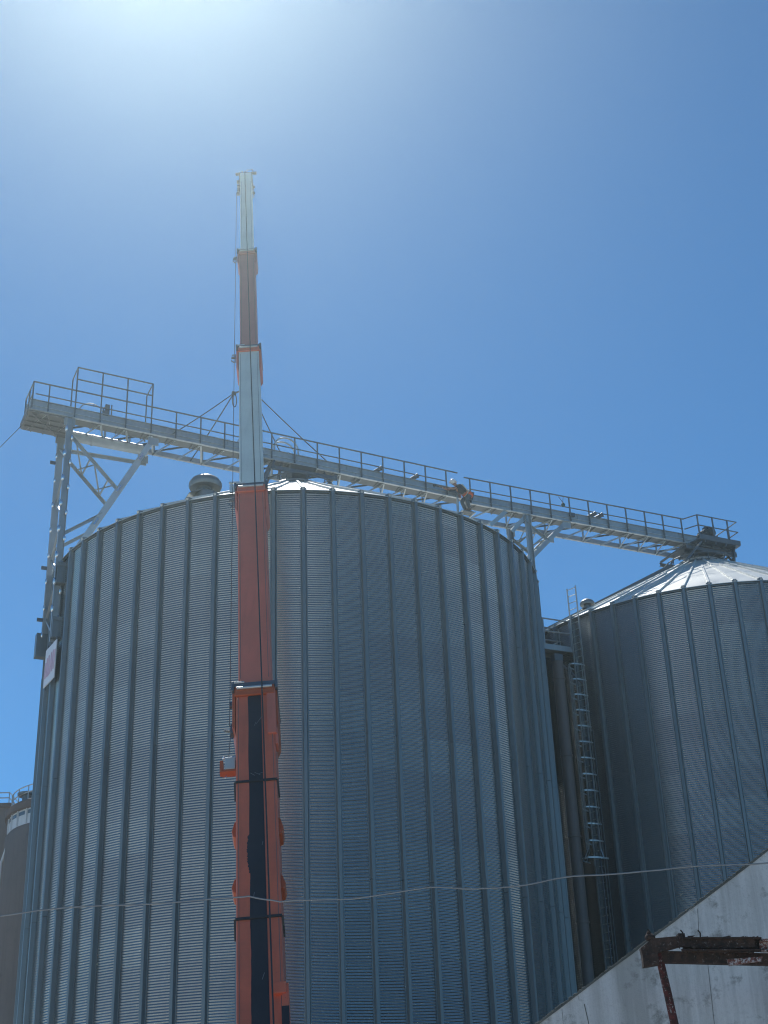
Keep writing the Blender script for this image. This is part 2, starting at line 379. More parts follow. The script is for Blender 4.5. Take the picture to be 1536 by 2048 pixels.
# ------------------------------------------------------------------ conveyor gallery (two sections being joined over the silos)
NEAR, FAR = -.80, .62
def section(label, s0, s1, rail, posts, rail_end, wide0=None, wide1=None):
    """rail(s) = height of the top rail above the camera"""
    t = thing('conveyor_gallery', G((s0 + s1) / 2, 0, rail((s0 + s1) / 2) - 1.1), label, 'conveyor gallery', 'gallery sections over the silos')
    def P(s, o, dz): return G(s, o, rail(s) + dz)
    up = (0, 0, 1)
    b = MB(); b.box(lerp(P(s0, -.60, -.85), P(s1, -.60, -.85), .5), ((s1 - s0), .36, .27), x=P(s1, 0, 0) - P(s0, 0, 0), z=up)
    n = int((s1 - s0) / 2.4)
    for i in range(n + 1):
        s = s0 + .12 + (s1 - s0 - .24) * i / n; b.box(P(s, -.60, -.85), (.03, .42, .33), x=gd)
    b.bar(P(s0, -.805, -.725), P(s1, -.805, -.725), .05, .018); b.build('conveyor_casing', M['galv'], t)
    b = MB(); b.bar(P(s0, -.815, -.984), P(s1, -.815, -.984), .05, .022); b.build('casing_flange', M['galv_bright'], t)
    b = MB(); b.channel(P(s0, NEAR, -1.075), P(s1, NEAR, -1.075), .17, .07, .012, 1); b.build('deck_channel', M['galv'], t)
    b = MB(); b.bar(P(s0, NEAR - .03, -1.175), P(s1, NEAR - .03, -1.175), .10, .016); b.build('lower_flange', M['galv_bright'], t)
    b = MB(); b.bar(P(s0, -.57, -1.17), P(s1, -.57, -1.17), .42, .014)
    for i in range(int((s1 - s0) / .96)):
        b.bar(P(s0 + .4 + .96 * i, -.78, -1.20), P(s0 + .4 + .96 * i, -.36, -1.20), .05, .045)
    b.build('deck_soffit', M['soffit'], t)
    b = MB(); b.channel(P(s0, FAR, -1.06), P(s1, FAR, -1.06), .20, .09, .012, 1); b.build('rear_beam', M['galv'], t)
    # railing
    for dz, nm, r in ((0, 'top_rail', .030), (-.50, 'middle_rail', .024)):
        b = MB(); b.tube([P(rail_end[0] if dz == 0 else max(s0 + .15, rail_end[0]), NEAR - .05, dz), P(rail_end[1] if dz == 0 else posts[-1 if rail_end[1] < s1 + .1 else -1], NEAR - .05, dz)], r, 8)
        b.build(nm, M['rail'], t, True)
    for s in posts:
        b = MB(); b.bar(P(s, NEAR - .045, -1.13), P(s, NEAR - .045, .0), .062, .040, up=gd); b.build('post', M['rail'], t)
    # plan bracing between the near flange and the rear beam, uprights and light ties
    for i, s in enumerate(posts):
        if not (s0 + .6 < s < s1 - .2): continue
        b = MB(); b.angle(P(s, NEAR + .05, -1.20), P(s - .46, FAR, -1.16), .075, .010); b.build('plan_brace', M['galv_bright'], t)
        if i % 2 == 0 or i % 3 == 0:
            b = MB(); b.angle(P(s + .06, NEAR + .05, -1.20), P(s + .50, FAR, -1.16), .062, .010); b.build('plan_brace', M['galv_bright'], t)
            b = MB(); b.bar(P(s + .52, FAR - .06, -1.16), P(s + .52, FAR - .06, -.55), .075, .075); b.build('rear_upright', M['galv'], t)
            if s + 1.6 < s1:
                b = MB(); b.angle(P(s + .56, FAR - .06, -1.02), P(s + 1.7, -.36, -1.02), .05, .008); b.build('light_tie', M['dark_steel'], t)
    return t, P

railA = lambda s: 28.03 - .026 * s
railB = lambda s: 27.70
postsA = [-9.98, -9.0, -8.05, -7.09, -6.12, -5.16, -4.19, -3.23, -2.27, -1.31, -.35, .6, 1.54, 2.49, 3.43, 4.38, 5.33, 6.27]
gal_a, PA = section('long galvanised conveyor gallery hung from crane slings over the middle silo', -10.62, 6.95, railA, postsA, (-10.56, 6.80))
postsB = [7.36, 8.31, 9.27, 10.22, 11.16, 12.11, 13.06, 14.01, 14.96, 15.93, 16.86, 17.85]
gal_b, PB = section('galvanised conveyor gallery running from the worker to the right silo', 7.18, 20.4, railB, postsB, (7.10, 18.0))

# left end: platform deck, end rail, raised cage, spout pipe, hoops
b = MB(); b.bar(PA(-10.66, -.09, -1.215), PA(-9.0, -.09, -1.215), 1.42, .05)
for s in (-10.3, -9.85, -9.4): b.bar(PA(s, -.78, -1.26), PA(s, .6, -1.26), .05, .05)
for o in (-.45, -.1, .25): b.bar(PA(-10.6, o, -1.27), PA(-9.05, o, -1.27), .05, .06)
b.bar(PA(-10.5, -.75, -1.30), PA(-9.3, .55, -1.30), .05, .03)
b.bar(PA(-10.68, -.82, -1.10), PA(-10.68, .64, -1.10), .03, .2); b.build('end_platform', M['soffit'], gal_a)
b = MB()
for dz in (0, -.50): b.tube([PA(-10.56, NEAR - .05, dz), PA(-10.58, .55, dz)], .026, 8)
for o in (NEAR - .05, -.15, .55): b.bar(PA(-10.57, o, -1.1), PA(-10.57, o, 0), .05, .05, up=gd)
b.tube([PA(-10.58, .56, -.18), PA(-8.7, .58, -.62)], .022, 8); b.build('end_rail', M['rail'], gal_a)
b = MB(); cs = (-9.0, -8.05, -7.09, -6.12); zt_ = 1.02
for s in cs: b.bar(PA(s, NEAR - .045, 0.02), PA(s, NEAR - .045, zt_), .062, .045, up=gd)
for dz in (zt_, .50): b.tube([PA(cs[0], NEAR - .05, dz), PA(cs[-1], NEAR - .05, dz)], .028, 8)
for s in (cs[0], cs[-1]):
    b.tube([PA(s, NEAR - .05, zt_), PA(s + .02, .05, zt_ + .02), PA(s + .02, .10, zt_ - .05), PA(s + .02, .10, -1.0)], .026, 8)
b.build('raised_cage', M['rail'], gal_a)
b = MB(); b.tube([PA(-9.0, .22, -1.33), PA(-5.95, .26, -1.28)], .20, 20); b.tube([PA(-6.0, .26, -1.28), PA(-5.93, .26, -1.28)], .235, 20); b.tube([PA(-8.1, .22, -1.33), PA(-8.03, .22, -1.33)], .22, 20)
b.build('grain_pipe', M['galv'], gal_a, True)
def hoop(P, s, o, w, h, r, z0=-.75):
    b = MB(); pts = [P(s - w / 2, o, z0)] + [P(s - w / 2 * math.cos(math.pi * k / 12), o, z0 + h - w / 2 + w / 2 * math.sin(math.pi * k / 12)) for k in range(13)] + [P(s + w / 2, o, z0)]
    return b.tube(pts, r, 8)
hoop(PA, -8.3, -.42, .95, .60, .022).build('guard_hoop', M['galv'], gal_a, True)
for o in (-.62, -.28): hoop(PA, -.62, o, 1.0, .85, .036, -.80).build('guard_hoop', M['galv_bright'], gal_a, True)
hoop(PA, -2.2, -.5, .8, .5, .03, -.72).build('guard_hoop', M['galv_bright'], gal_a, True)
# drive chain guard at the left end and toe plate
b = MB(); b.box(PA(-7.78, -.70, -.55), (.16, .10, .62), x=gd); b.tube([PA(-7.92, -.68, -.72 + .0), PA(-7.92, -.68, -.40), PA(-7.8, -.68, -.30)], .03, 6); b.tube([PA(-7.62, -.72, -.85), PA(-7.62, -.72, -.22)], .025, 6)
b.box(PA(-7.85, -.78, -.66), (.2, .05, .2), x=gd); b.build('drive_guard', M['dark_steel'], gal_a)
b = MB(); b.bar(PA(-9.5, -.35, -.64), PA(-7.9, -.35, -.64), .05, .2); b.build('toe_plate', M['galv'], gal_a)
for s, P, gal in ((3.15, PA, gal_a), (4.75, PA, gal_a), (13.15, PB, gal_b), (13.5, PB, gal_b)):
    b = MB(); b.tube([P(s, -.66, -.66), P(s + .16, -.95, -.60)], .085, 12); b.tube([P(s + .15, -.93, -.602), P(s + .18, -.97, -.595)], .10, 12); b.build('inspection_spout', M['dark_steel'], gal, True)
for s in (12.2,): b = MB(); b.box(PB(s, -.83, -.80), (.26, .06, .17), x=gd); b.build('junction_box', M['dark_steel'], gal_b)
for s in (13.85,): b = MB(); b.box(PB(s, -.62, -.68), (.5, .22, .08), x=gd); b.build('inspection_hatch', M['galv'], gal_b)
# right end: wider platform, its rail, the drive motor
b = MB(); b.prism([PB(18.15, NEAR - .06, -1.17), PB(18.28, -1.42, -1.17), PB(20.45, -1.42, -1.17), PB(20.45, .66, -1.17), PB(18.15, .66, -1.17)], (0, 0, .05))
b.channel(PB(18.28, -1.43, -1.03), PB(20.47, -1.43, -1.03), .20, .06, .012, 1); b.channel(PB(20.47, -1.42, -1.03), PB(20.47, .66, -1.03), .20, .06, .012, 1)
for s in (18.6, 19.15, 19.7, 20.2): b.bar(PB(s, -1.38, -1.23), PB(s, .62, -1.23), .06, .09)
for o in (-1.0, -.2): b.bar(PB(18.3, o, -1.25), PB(20.42, o, -1.25), .08, .12)
b.build('end_platform', M['dark_steel'], gal_b)
b = MB()
for dz in (0, -.5):
    b.tube([PB(17.98, NEAR - .05, dz), PB(18.30, -1.42, dz), PB(20.42, -1.42, dz), PB(20.42, .60, dz)], .028, 8)
for s, o in ((18.30, -1.42), (19.1, -1.42), (19.9, -1.42), (20.42, -.75), (20.42, .0), (20.42, .6), (19.4, .6)): b.bar(PB(s, o, -1.0), PB(s, o, 0), .06, .045, up=gd)
for dz in (-.02, -.5): b.tube([PB(20.42, .6, dz), PB(19.0, .6, dz)], .026, 8)
b.build('platform_rail', M['rail'], gal_b)
b = MB(); q = PB(18.95, -.62, -.62); q2 = PB(19.55, -.82, -.30)
b.tube([q, q2], .21, 16); b.tube([lerp(q, q2, -.22), q], .15, 12)
for k in range(6): b.tube([lerp(q, q2, .12 + .14 * k), lerp(q, q2, .16 + .14 * k)], .235, 16)
b.box(lerp(q, q2, .5) + V(0, 0, .24), (.22, .2, .14), x=gd); b.box(PB(19.05, -.6, -.82), (.75, .55, .3), x=gd); b.build('drive_motor', M['motor'], gal_b, True)
# outlet chutes down to the silo caps
def chute(P, s, dz_top, cap_c, gal, w=.55):
    zt = HS + cap_c.z + 8.05 * SL + .25; top = P(s, -.35, -1.2); bot = V(cap_c.x, cap_c.y, zt)
    b = MB()
    def ring(p, w): return [p + gd * (w * i) + gn * (w * j) for i, j in ((-1, -1), (1, -1), (1, 1), (-1, 1))]
    a = ring(top, w); c = ring(lerp(top, bot, .55), .34); e = ring(bot, .34)
    b.add(a + c + e, [(i, (i + 1) % 4, 4 + (i + 1) % 4, 4 + i) for i in range(4)] + [(4 + i, 4 + (i + 1) % 4, 8 + (i + 1) % 4, 8 + i) for i in range(4)])
    b.build('outlet_chute', M['dark_steel'], gal)
    b = MB()
    for i in (-1, 1):
        for j in (-1, 1): b.angle(P(s + i * .9, -.1 + j * .65, -1.2), bot + gd * (i * 1.15) + gn * (j * 1.1) - V(0, 0, .35), .09, .012)
    for j in (-1, 1): b.channel(bot + gd * -1.35 + gn * (j * 1.0) + V(0, 0, .18), bot + gd * 1.35 + gn * (j * 1.0) + V(0, 0, .18), .16, .07, .012, 1)
    b.bar(bot + gd * -1.3 + gn * -1. + V(0, 0, .3), bot + gd * -1.3 + gn * 1. + V(0, 0, .3), .1, .06); b.bar(bot + gd * 1.3 + gn * -1. + V(0, 0, .3), bot + gd * 1.3 + gn * 1. + V(0, 0, .3), .1, .06)
    b.build('support_frame', M['dark_steel'], gal)
chute(PA, 0., 0, c1, gal_a); chute(PB, 19.2, 0, c2b, gal_b, .7)
b = MB(); b.bar(PA(-1.25, -.75, -1.22), c1 + gd * -1.75 + gn * -.9 + V(0, 0, HS + 7.2 * SL + .1), .34, .06); b.build('side_plate', M['dark_steel'], gal_a)
b = MB(); b.bar(PB(18.35, -1.3, -1.3), c2b + gd * -1.65 + gn * -1.25 + V(0, 0, HS + 7.2 * SL + .1), .30, .06); b.bar(PB(20.2, -1.2, -1.3), c2b + gd * .9 + gn * -1.2 + V(0, 0, HS + 7.3 * SL + .1), .2, .06); b.build('side_plate', M['dark_steel'], gal_b)

# ------------------------------------------------------------------ support towers on the middle silo
def tower(label, sgn, s_leg, foot, strut_lo, strut_hi, mid_t, brace_top, low_a, low_t):
    t = thing('support_tower', G(s_leg, 0, foot), label, 'support tower', 'gallery support towers')
    rail = railA if sgn < 0 else railB
    for k, o in enumerate((NEAR, FAR)):
        dz = 0
        top = G(s_leg, o, rail(s_leg) - 1.2); bot = G(s_leg, o, foot)
        b = MB(); b.channel(bot, top, .24, .11, .014, 1 if k == 0 else -1, up=gd); b.build('leg', M['galv'], t)
        lo_, hi_ = G(strut_lo[0], o, strut_lo[1]), G(strut_hi[0], o, strut_hi[1])
        b = MB(); b.channel(lo_, hi_, .20, .09, .012, 1 if k == 0 else -1); b.build('strut', M['galv_bright'] if sgn < 0 else M['galv'], t)
        mid = lerp(lo_, hi_, mid_t)
        b = MB(); b.angle(G(s_leg - sgn * .1, o, brace_top), mid, .10, .012); b.build('diagonal', M['galv'], t)
        if low_a is not None:
            b = MB(); b.angle(G(s_leg - sgn * .08, o, low_a), lerp(lo_, hi_, low_t), .095, .012); b.build('low_diagonal', M['galv'], t)
        for gp in (top - V(0, 0, .16), hi_ - V(0, 0, .12)):
            b = MB(); b.box(gp, (.40, .03, .32), x=gd); b.build('gusset', M['galv'], t)
    # lacing between the two frames: along the legs and between the diagonals
    n = int((rail(s_leg) - 1.4 - foot) / 1.15)
    for i in range(n):
        z0 = foot + .3 + i * 1.15; a, e = (NEAR, FAR) if i % 2 == 0 else (FAR, NEAR)
        b = MB(); b.angle(G(s_leg, a, z0), G(s_leg, e, z0 + 1.1), .07, .010); b.build('lacing', M['galv'], t)
    A0, A1 = G(s_leg - sgn * .1, NEAR, brace_top), lerp(G(strut_lo[0], NEAR, strut_lo[1]), G(strut_hi[0], NEAR, strut_hi[1]), mid_t)
    B0, B1 = A0 + gn * (FAR - NEAR), A1 + gn * (FAR - NEAR)
    for f in (.42, .8):
        b = MB(); b.angle(lerp(A0, A1, f), lerp(B0, B1, f), .07, .01); b.build('lacing', M['galv'], t)
        b = MB(); b.angle(lerp(A0, A1, f - .32), lerp(B0, B1, f + .0), .05, .008); b.build('lacing', M['galv'], t)
        b = MB(); b.angle(lerp(A0, A1, f + .12), lerp(B0, B1, f - .1), .05, .008); b.build('lacing', M['galv'], t)
    return t
tw = tower('tall lattice leg tower bolted to the left side of the middle silo', -1, -9.15, 18.25, (-9.02, 20.95), (-6.0, 26.85), .60, 26.4, 22.42, .42)
b = MB(); b.angle(G(-9.2, FAR, 26.55), G(-5.85, FAR, 26.60), .11, .012); b.build('tie_beam', M['galv'], tw)
tw2 = tower('lattice gallery support standing between the two silos', 1, 9.99, 15.0, (10.08, 24.6), (11.9, 26.5), .48, 26.2, None, 0)
for s0_, h0_, s1_, h1_ in ((9.0, 26.5, 8.2, 25.7), (9.9, 26.4, 9.2, 25.6)):
    b = MB(); b.channel(G(s0_, NEAR, h0_), G(s1_, NEAR, h1_), .17, .08, .012, 1); b.build('knee_brace', M['galv_bright'], tw2)
b = MB(); b.channel(G(9.2, NEAR + .1, 20.), G(9.2, NEAR + .1, 25.7), .16, .08, .012, 1, up=gd); b.build('leg', M['dark_steel'], tw2)
b = MB(); b.angle(G(8.3, NEAR, 25.3), G(9.95, NEAR, 23.9), .07, .01); b.angle(G(8.35, NEAR, 25.1), G(9.95, NEAR, 23.7), .07, .01); b.build('cable_ladder', M['galv'], tw2)
for k in range(4):
    b = MB(); b.angle(G(9.25, NEAR, 22.2 + k * .9), G(9.95, FAR, 23.1 + k * .9), .06, .01); b.build('lacing', M['galv'], tw2)
# polished pieces shaped to put sun glints on the left tower, and little cleats
for i in range(8):
    z = 19.0 + i * 1.02
    for (s, o, zz, w) in ((-9.29, FAR - .06, z, .05), (-9.26, NEAR - .0, z + .45, .065), (-9.05, NEAR - .02, z + .1, .055)):
        b = MB(); b.ball(G(s, o - .08, zz), (w, w * .8, w * 2.2), 10, 8); b.build('lug', M['chrome'], tw, True)
for i in range(4):
    q = lerp(G(-9.02, NEAR - .09, 20.95), G(-6.0, NEAR - .09, 26.85), .07 + .25 * i)
    b = MB(); b.bar(q, q + (G(-6, 0, 26.85) - G(-9.02, 0, 20.95)).normalized() * .32, .09, .05); b.build('lug', M['chrome'], tw)
for z in (19.6, 21.6, 25.9):
    b = MB(); b.box(G(-9.38, FAR, z), (.20, .06, .12), x=gd); b.build('cleat', M['dark_steel'], tw)
for hz, o, sz in ((20.75, NEAR, (.40, .30, .78)), (18.72, NEAR, (.46, .30, .74))):
    b = MB(); b.box(G(-9.02, o - .12, hz), sz, x=gd); b.bar(G(-9.24, o - .285, hz + .26), G(-8.80, o - .285, hz + .26), .03, .05); b.bar(G(-9.02, o - .285, hz - .36), G(-9.02, o - .285, hz + .24), .05, .02, up=gn); b.build('wall_bracket', M['rib'], tw)
b = MB(); b.box(G(-9.25, FAR, 18.62), (.42, .3, .86), x=gd); b.build('wall_bracket', M['rib'], tw)

# ------------------------------------------------------------------ sign on the left flank of the middle silo
def cyl(c, ang, r, z): return V(c.x + r * math.cos(R(ang)), c.y + r * math.sin(R(ang)), z)
s0p, s1p = cyl(c1, 206.5, 9.22, 0), cyl(c1, 213.8, 9.22, 0); sx = (s1p - s0p).normalized(); so = V(sx.y, -sx.x, 0)
if so.dot(V(s0p.x - c1.x, s0p.y - c1.y, 0)) < 0: so = -so
zb, zt_s = 16.8 + CAMZ, 18.15 + CAMZ
sg = thing('silo_sign', (s0p + s1p) / 2 + V(0, 0, zb), 'white sign with faded red strokes high on the left flank of the middle silo', 'sign')
b = MB(); sl_ = (s1p - s0p).length; b.box((s0p + s1p) / 2 + V(0, 0, (zb + zt_s) / 2), (sl_, .03, zt_s - zb), x=sx, z=(0, 0, 1)); b.build('panel', M['sign_white'], sg)
b = MB(); mid = (s0p + s1p) / 2 + V(0, 0, zb)
for (x0, z0, x1, z1) in ((-.78, .30, -.66, .86), (-.52, .28, -.44, .98), (-.30, .28, -.18, 1.02), (-.18, 1.02, -.06, .28), (.12, .30, .20, 1.04), (.20, 1.04, .42, .32), (.42, .32, .50, 1.06), (.68, .34, .76, 1.02)):
    b.bar(mid + sx * (x0 * .68) + so * .022 + V(0, 0, z0), mid + sx * (x1 * .68) + so * .022 + V(0, 0, z1), .012, .10, up=sx)
b.build('lettering', M['sign_red'], sg)
b = MB()
for k in (-.5, .5): b.bar(mid + sx * (k * sl_ * .8) - so * .03 + V(0, 0, -.1), mid + sx * (k * sl_ * .8) - so * .03 + V(0, 0, 1.5), .05, .05, up=sx)
b.build('sign_rail', M['dark_steel'], sg)

# ------------------------------------------------------------------ catwalk, ladder, duct between the silos
cw = thing('catwalk', G(9.6, -2.2, 19.9), 'small railed catwalk bridging the gap between the two silos', 'catwalk')
b = MB(); b.bar(G(8.75, -2.2, 19.93), G(10.5, -2.2, 19.93), .75, .05); b.channel(G(8.8, -2.6, 19.86), G(10.5, -2.6, 19.86), .22, .07, .012, 1); b.channel(G(8.8, -1.8, 19.86), G(10.4, -1.8, 19.86), .22, .07, .012, -1); b.build('deck', M['galv'], cw)
for o in (-2.6, -1.8):
    b = MB()
    for h in (21.02, 20.5): b.tube([G(8.95, o, h), G(10.55, o, h)], .03, 8)
    for s in (9.15, 10.35): b.bar(G(s, o, 19.9), G(s, o, 21.0), .06, .05, up=gd)
    b.build('railing', M['galv'], cw)
b = MB(); b.bar(G(9.5, -1.85, 20.0), G(10.25, -1.85, 20.45), .06, .05); b.box(G(10.75, -2.75, 20.5), (.12, .1, .9), x=gd); b.build('gate_bar', M['galv'], cw)

lad_ang = 224.0
def lad(off, r, z): q = cyl(c2, lad_ang, r, z); tdir = V(-math.sin(R(lad_ang)), math.cos(R(lad_ang)), 0); return q + tdir * off
ld = thing('caged_ladder', lad(0, 9.28, .1), 'tall caged ladder up the left flank of the right silo', 'ladder')
for k in (-.21, .21):
    b = MB(); b.bar(lad(k, 9.30, .3), lad(k, 9.30, HS + .95), .05, .03, up=(-.7, -.7, 0)); b.build('side_rail', M['galv_bright'], ld)
z = .5; rung0 = None
while z < HS + .9:
    b = MB(); b.tube([lad(-.21, 9.30, z), lad(.21, 9.30, z)], .014, 6); b.build('rung', M['galv_bright'], ld); z += .285
b = MB(); zc0, zc1 = 13.6, 20.6; z = zc1
def hoop_pts(z, w=.27, d=.58): return [lad(w * math.cos(math.pi * k / 10) , 9.30 + d * math.sin(math.pi * k / 10), z) for k in range(11)]
while z > zc0 - .01:
    for q0, q1 in zip(hoop_pts(z)[:-1], hoop_pts(z)[1:]): b.bar(q0, q1, .008, .055)
    z -= .61
for k in (1, 3, 5, 7, 9): b.bar(hoop_pts(zc0)[k], hoop_pts(zc1)[k], .045, .012, up=(-.7, -.7, 0))
for q0, q1 in zip(hoop_pts(zc0 - .35, .42, .80)[:-1], hoop_pts(zc0 - .35, .42, .80)[1:]): b.bar(q0, q1, .008, .06)
for k in (1, 5, 9): b.bar(hoop_pts(zc0)[k], hoop_pts(zc0 - .35, .42, .80)[k], .045, .012)
b.build('safety_cage', M['galv_bright'], ld)

du = thing('dust_duct', G(9.62, -2.75, -1.6), 'dull brown vertical duct in the gap under the catwalk', 'duct')
b = MB(); pts = [G(9.55, -2.75, -1.5), G(9.55, -2.75, 19.2)]
b.tube(pts, .215, 20)
for h in range(0, 19, 3): b.lathe(G(9.55, -2.75, h + .5), [(.215, -.03), (.245, -.03), (.245, .03), (.215, .03)], 20)
b.build('pipe', M['duct'], du, True)
b = MB(); b.tube([G(9.7, -2.8, 19.1), G(10.4, -3.1, 18.3)], .05, 8); b.box(G(9.55, -2.72, 19.35), (.36, .3, .3), x=gd); b.build('bracket', M['dark_steel'], du)
ct = thing('cable_tray', G(10.35, -3.25, -1.6), 'thin dark ladder-like cable tray beside the duct', 'cable tray')
b = MB()
for k in (-.12, .12): b.bar(G(10.42 + k, -3.15, -1.5), G(10.42 + k, -3.15, 16.5), .03, .05, up=gn)
z = -1.2
while z < 16.3: b.bar(G(10.30, -3.15, z), G(10.54, -3.15, z), .03, .04); z += .62
b.build('tray', M['dark_steel'], ct)
b = MB()
for k in (-.05, .02, .07): b.tube([G(10.42 + k, -3.20, -1.5), G(10.42 + k, -3.20, 16.4)], .018, 6)
b.build('cable', M['rubber'], ct)
jb = thing('junction_box', G(9.02, -1.95, 17.2), 'grey junction box on the right edge of the middle silo', 'junction box')
b = MB(); b.box(G(9.05, -2.2, 17.5), (.22, .3, .62), x=gd); b.box(G(9.05, -2.36, 17.5), (.26, .03, .66), x=gd); b.build('case', M['galv'], jb, bevel=.01)
b = MB(); b.tube([G(9.05, -2.2, 17.2), G(9.05, -2.2, 14.0)], .025, 6); b.build('conduit', M['galv'], jb)

# ------------------------------------------------------------------ crane
BA = R(60); Y0 = 23.7
b0 = V(-2.21, Y0, 2.0); baxis = (V(-5.36, Y0 + 46.5 * .5, 2.0 + 46.5 * math.sin(BA)) - b0).normalized()
bx = V(1, 0, 0); bx = (bx - baxis * bx.dot(baxis)).normalized(); bt = bx.cross(baxis)      # bt: out of the back (camera-side) face
if bt.y > 0: bt = -bt
b0 = b0 - bt * .44
def B(s, x=0, t=0): return b0 + baxis * s + bx * x + bt * t
cr = thing('mobile_crane', (-2.3, Y0, 0), 'telescopic crane boom in orange and white rising in front of the middle silo', 'crane')
def tube_sec(s0, s1, w, d, cham=.07):
    """a boom section: box with chamfered far corners"""
    b = MB(); h = w / 2; poly = [(-h + .02, d / 2), (h - .02, d / 2), (h, d / 2 - .02), (h, -d / 2 + cham * 2), (h - cham * 2, -d / 2), (-h + cham * 2, -d / 2), (-h, -d / 2 + cham * 2), (-h, d / 2 - .02)]
    return b.prism([B(s0, x, t) for x, t in poly], baxis * (s1 - s0))
secs = [('base_section', 0, 12.2, .84, 1.06, 'orange'), ('boom_section', 12.0, 20.8, .735, .94, 'red_orange'), ('boom_section', 20.6, 29.55, .65, .84, 'white'), ('boom_section', 29.3, 37.9, .57, .74, 'pale_orange'), ('boom_section', 37.7, 46.9, .49, .64, 'white')]
sec_objs = []
for nm, s0, s1, w, d, mt in secs: sec_objs.append(tube_sec(s0, s1, w, d).build(nm, M[mt], cr, bevel=.03))
# collars at the head of each section, with side cheeks, a dark top bar and a pin
for i, (s, w, d, mt, L) in enumerate(((12.25, .86, 1.10, 'lug_orange', 1.5), (20.9, .75, .98, 'red_orange', 1.25), (29.65, .665, .88, 'red_orange', 1.6), (38.0, .585, .78, 'pale_orange', 1.15))):
    h = w / 2 + .075
    b = MB()
    for k in (-1, 1):
        poly = [(s - L, 0), (s - L + .22, 1), (s - .25, 1), (s, .55), (s, 0)]
        b.prism([B(u, k * (h - .075 + .07 * f) , d / 2 - .04) for u, f in poly], bt * (-(d - .25)))
    b.box(B(s - .20, 0, d / 2 + .012), (w + .02, .05, .30), x=bx, y=bt, z=baxis)
    b.build('collar', M[mt], cr, bevel=.01)
    b = MB(); b.box(B(s + .02, 0, 0), (2 * h, d + .06, .13), x=bx, y=bt, z=baxis)
    for k in (-1, 1): b.box(B(s - .04, k * (h - .02), d / 2), (.06, .12, .3), x=bx, y=bt, z=baxis)
    b.build('collar_plate', M['dark_steel'], cr, bevel=.01)
    b = MB(); b.tube([B(s - .14, -w / 2 + .04, d / 2 + .06), B(s - .14, w / 2 - .04, d / 2 + .06)], .035, 10)
    b.tube([B(s + .10, -h + .02, d / 2 + .02), B(s + .10, -h + .28, d / 2 + .02)], .03, 8); b.build('collar_pin', M['galv_bright'], cr, True)
    if i:
        b = MB(); q = B(s - .55, -h - .02, d / 2 - .1)
        b.tube([q, q - bx * .14], .045, 8); b.tube([q - bx * .05 - baxis * .35, q - bx * .14 - baxis * .2], .025, 6); b.tube([q + baxis * .2, q - bx * .12 + baxis * .2], .02, 6); b.bar(q - baxis * .35, q + baxis * .22, .03, .03); b.build('rope_guide', M['dark_steel'], cr)
# black wear strip on the back of the base section, torn along one edge
b = MB(); sb = 11.9; L0, L1, Rr = -.155, -.155, .150; edge = []
u = .3
while u < sb:
    x = -.150 + .006 * math.sin(u * 3)
    if 6.7 < u < 7.7: x -= .035 * math.sin((u - 6.7) * math.pi) + .035 * random.random()
    elif 3 < u < 6.6: x -= .008 * random.random()
    edge.append(B(u, x, .533)); u += .025 if 6.4 < u < 8.0 else .12
edge.append(B(sb, -.135, .533))
b.prism(edge + [B(sb, .135, .533), B(.3, .165, .533)], bt * .006); b.build('wear_strip', M['black'], cr)
# weld seams down the boom faces, and pale scuffs on the wear strip
for s0, s1, w, d in ((.3, 11.9, .84, 1.06), (12.6, 20.5, .735, .94), (21.2, 29.2, .65, .84), (30.0, 37.6, .57, .74), (38.3, 45.8, .49, .64)):
    b = MB()
    for k in (-1, 1): b.bar(B(s0, k * (w / 2 - .055), d / 2 + .0015), B(s1, k * (w / 2 - .055), d / 2 + .0015), .010, .007, up=bt)
    b.build('weld_seam', M['soffit'] if w in (.65, .49) else M['duct'], cr)
b = MB()
for u, x, L, an in ((10.95, .02, .26, .5), (10.9, -.02, .12, .3), (9.45, -.03, .14, 2.2), (9.36, -.03, .12, -.8), (9.40, .05, .09, 1.2), (7.4, .09, .10, .2), (6.1, -.09, .12, .15), (4.2, .04, .15, .3)):
    q = B(u, x, .540); dr = baxis * math.cos(an) + bx * math.sin(an); b.bar(q, q + dr * L, .011, .004, up=bt)
b.build('scuff', M['soffit'], cr)
# straps, lugs, camera bracket, side box
for s in (9.2, 5.6):
    b = MB(); w = .43
    b.box(B(s, 0, .545), (2 * w, .03, .05), x=bx, y=bt, z=baxis)
    for k in (-1, 1): b.bar(B(s, k * (w + .01), .54), B(s - .3, k * (w + .02), .3), .03, .035, up=bx)
    b.build('strap', M['rubber'], cr)
for s, hl in ((8.02, .235), (6.55, .19)):
    for k in (-1, 1):
        b = MB(); b.prism([B(s - hl, k * .415, .40), B(s - hl + .04, k * .485, .40), B(s - .05, k * .515, .40), B(s + hl * .8, k * .46, .40), B(s + hl, k * .415, .40)], bt * -.35); b.build('pad_lug', M['lug_orange'], cr, bevel=.008)
b = MB(); b.box(B(11.35, .36, .545), (.19, .06, 1.5), x=bx, y=bt, z=baxis); b.box(B(10.55, .45, .40), (.06, .25, .5), x=bx, y=bt, z=baxis); b.build('side_cover', M['red_orange'], cr, bevel=.01)
b = MB(); b.box(B(3.95, .34, .56), (.24, .10, .24), x=bx, y=bt, z=baxis); b.box(B(3.6, .44, .46), (.12, .24, .9), x=bx, y=bt, z=baxis); b.build('foot_bracket', M['orange'], cr, bevel=.01)
b = MB(); b.box(B(3.3, .43, .59), (.13, .03, .5), x=bx, y=bt, z=baxis); b.build('foot_recess', M['black'], cr)
b = MB(); q = B(9.92, -.56, .35)
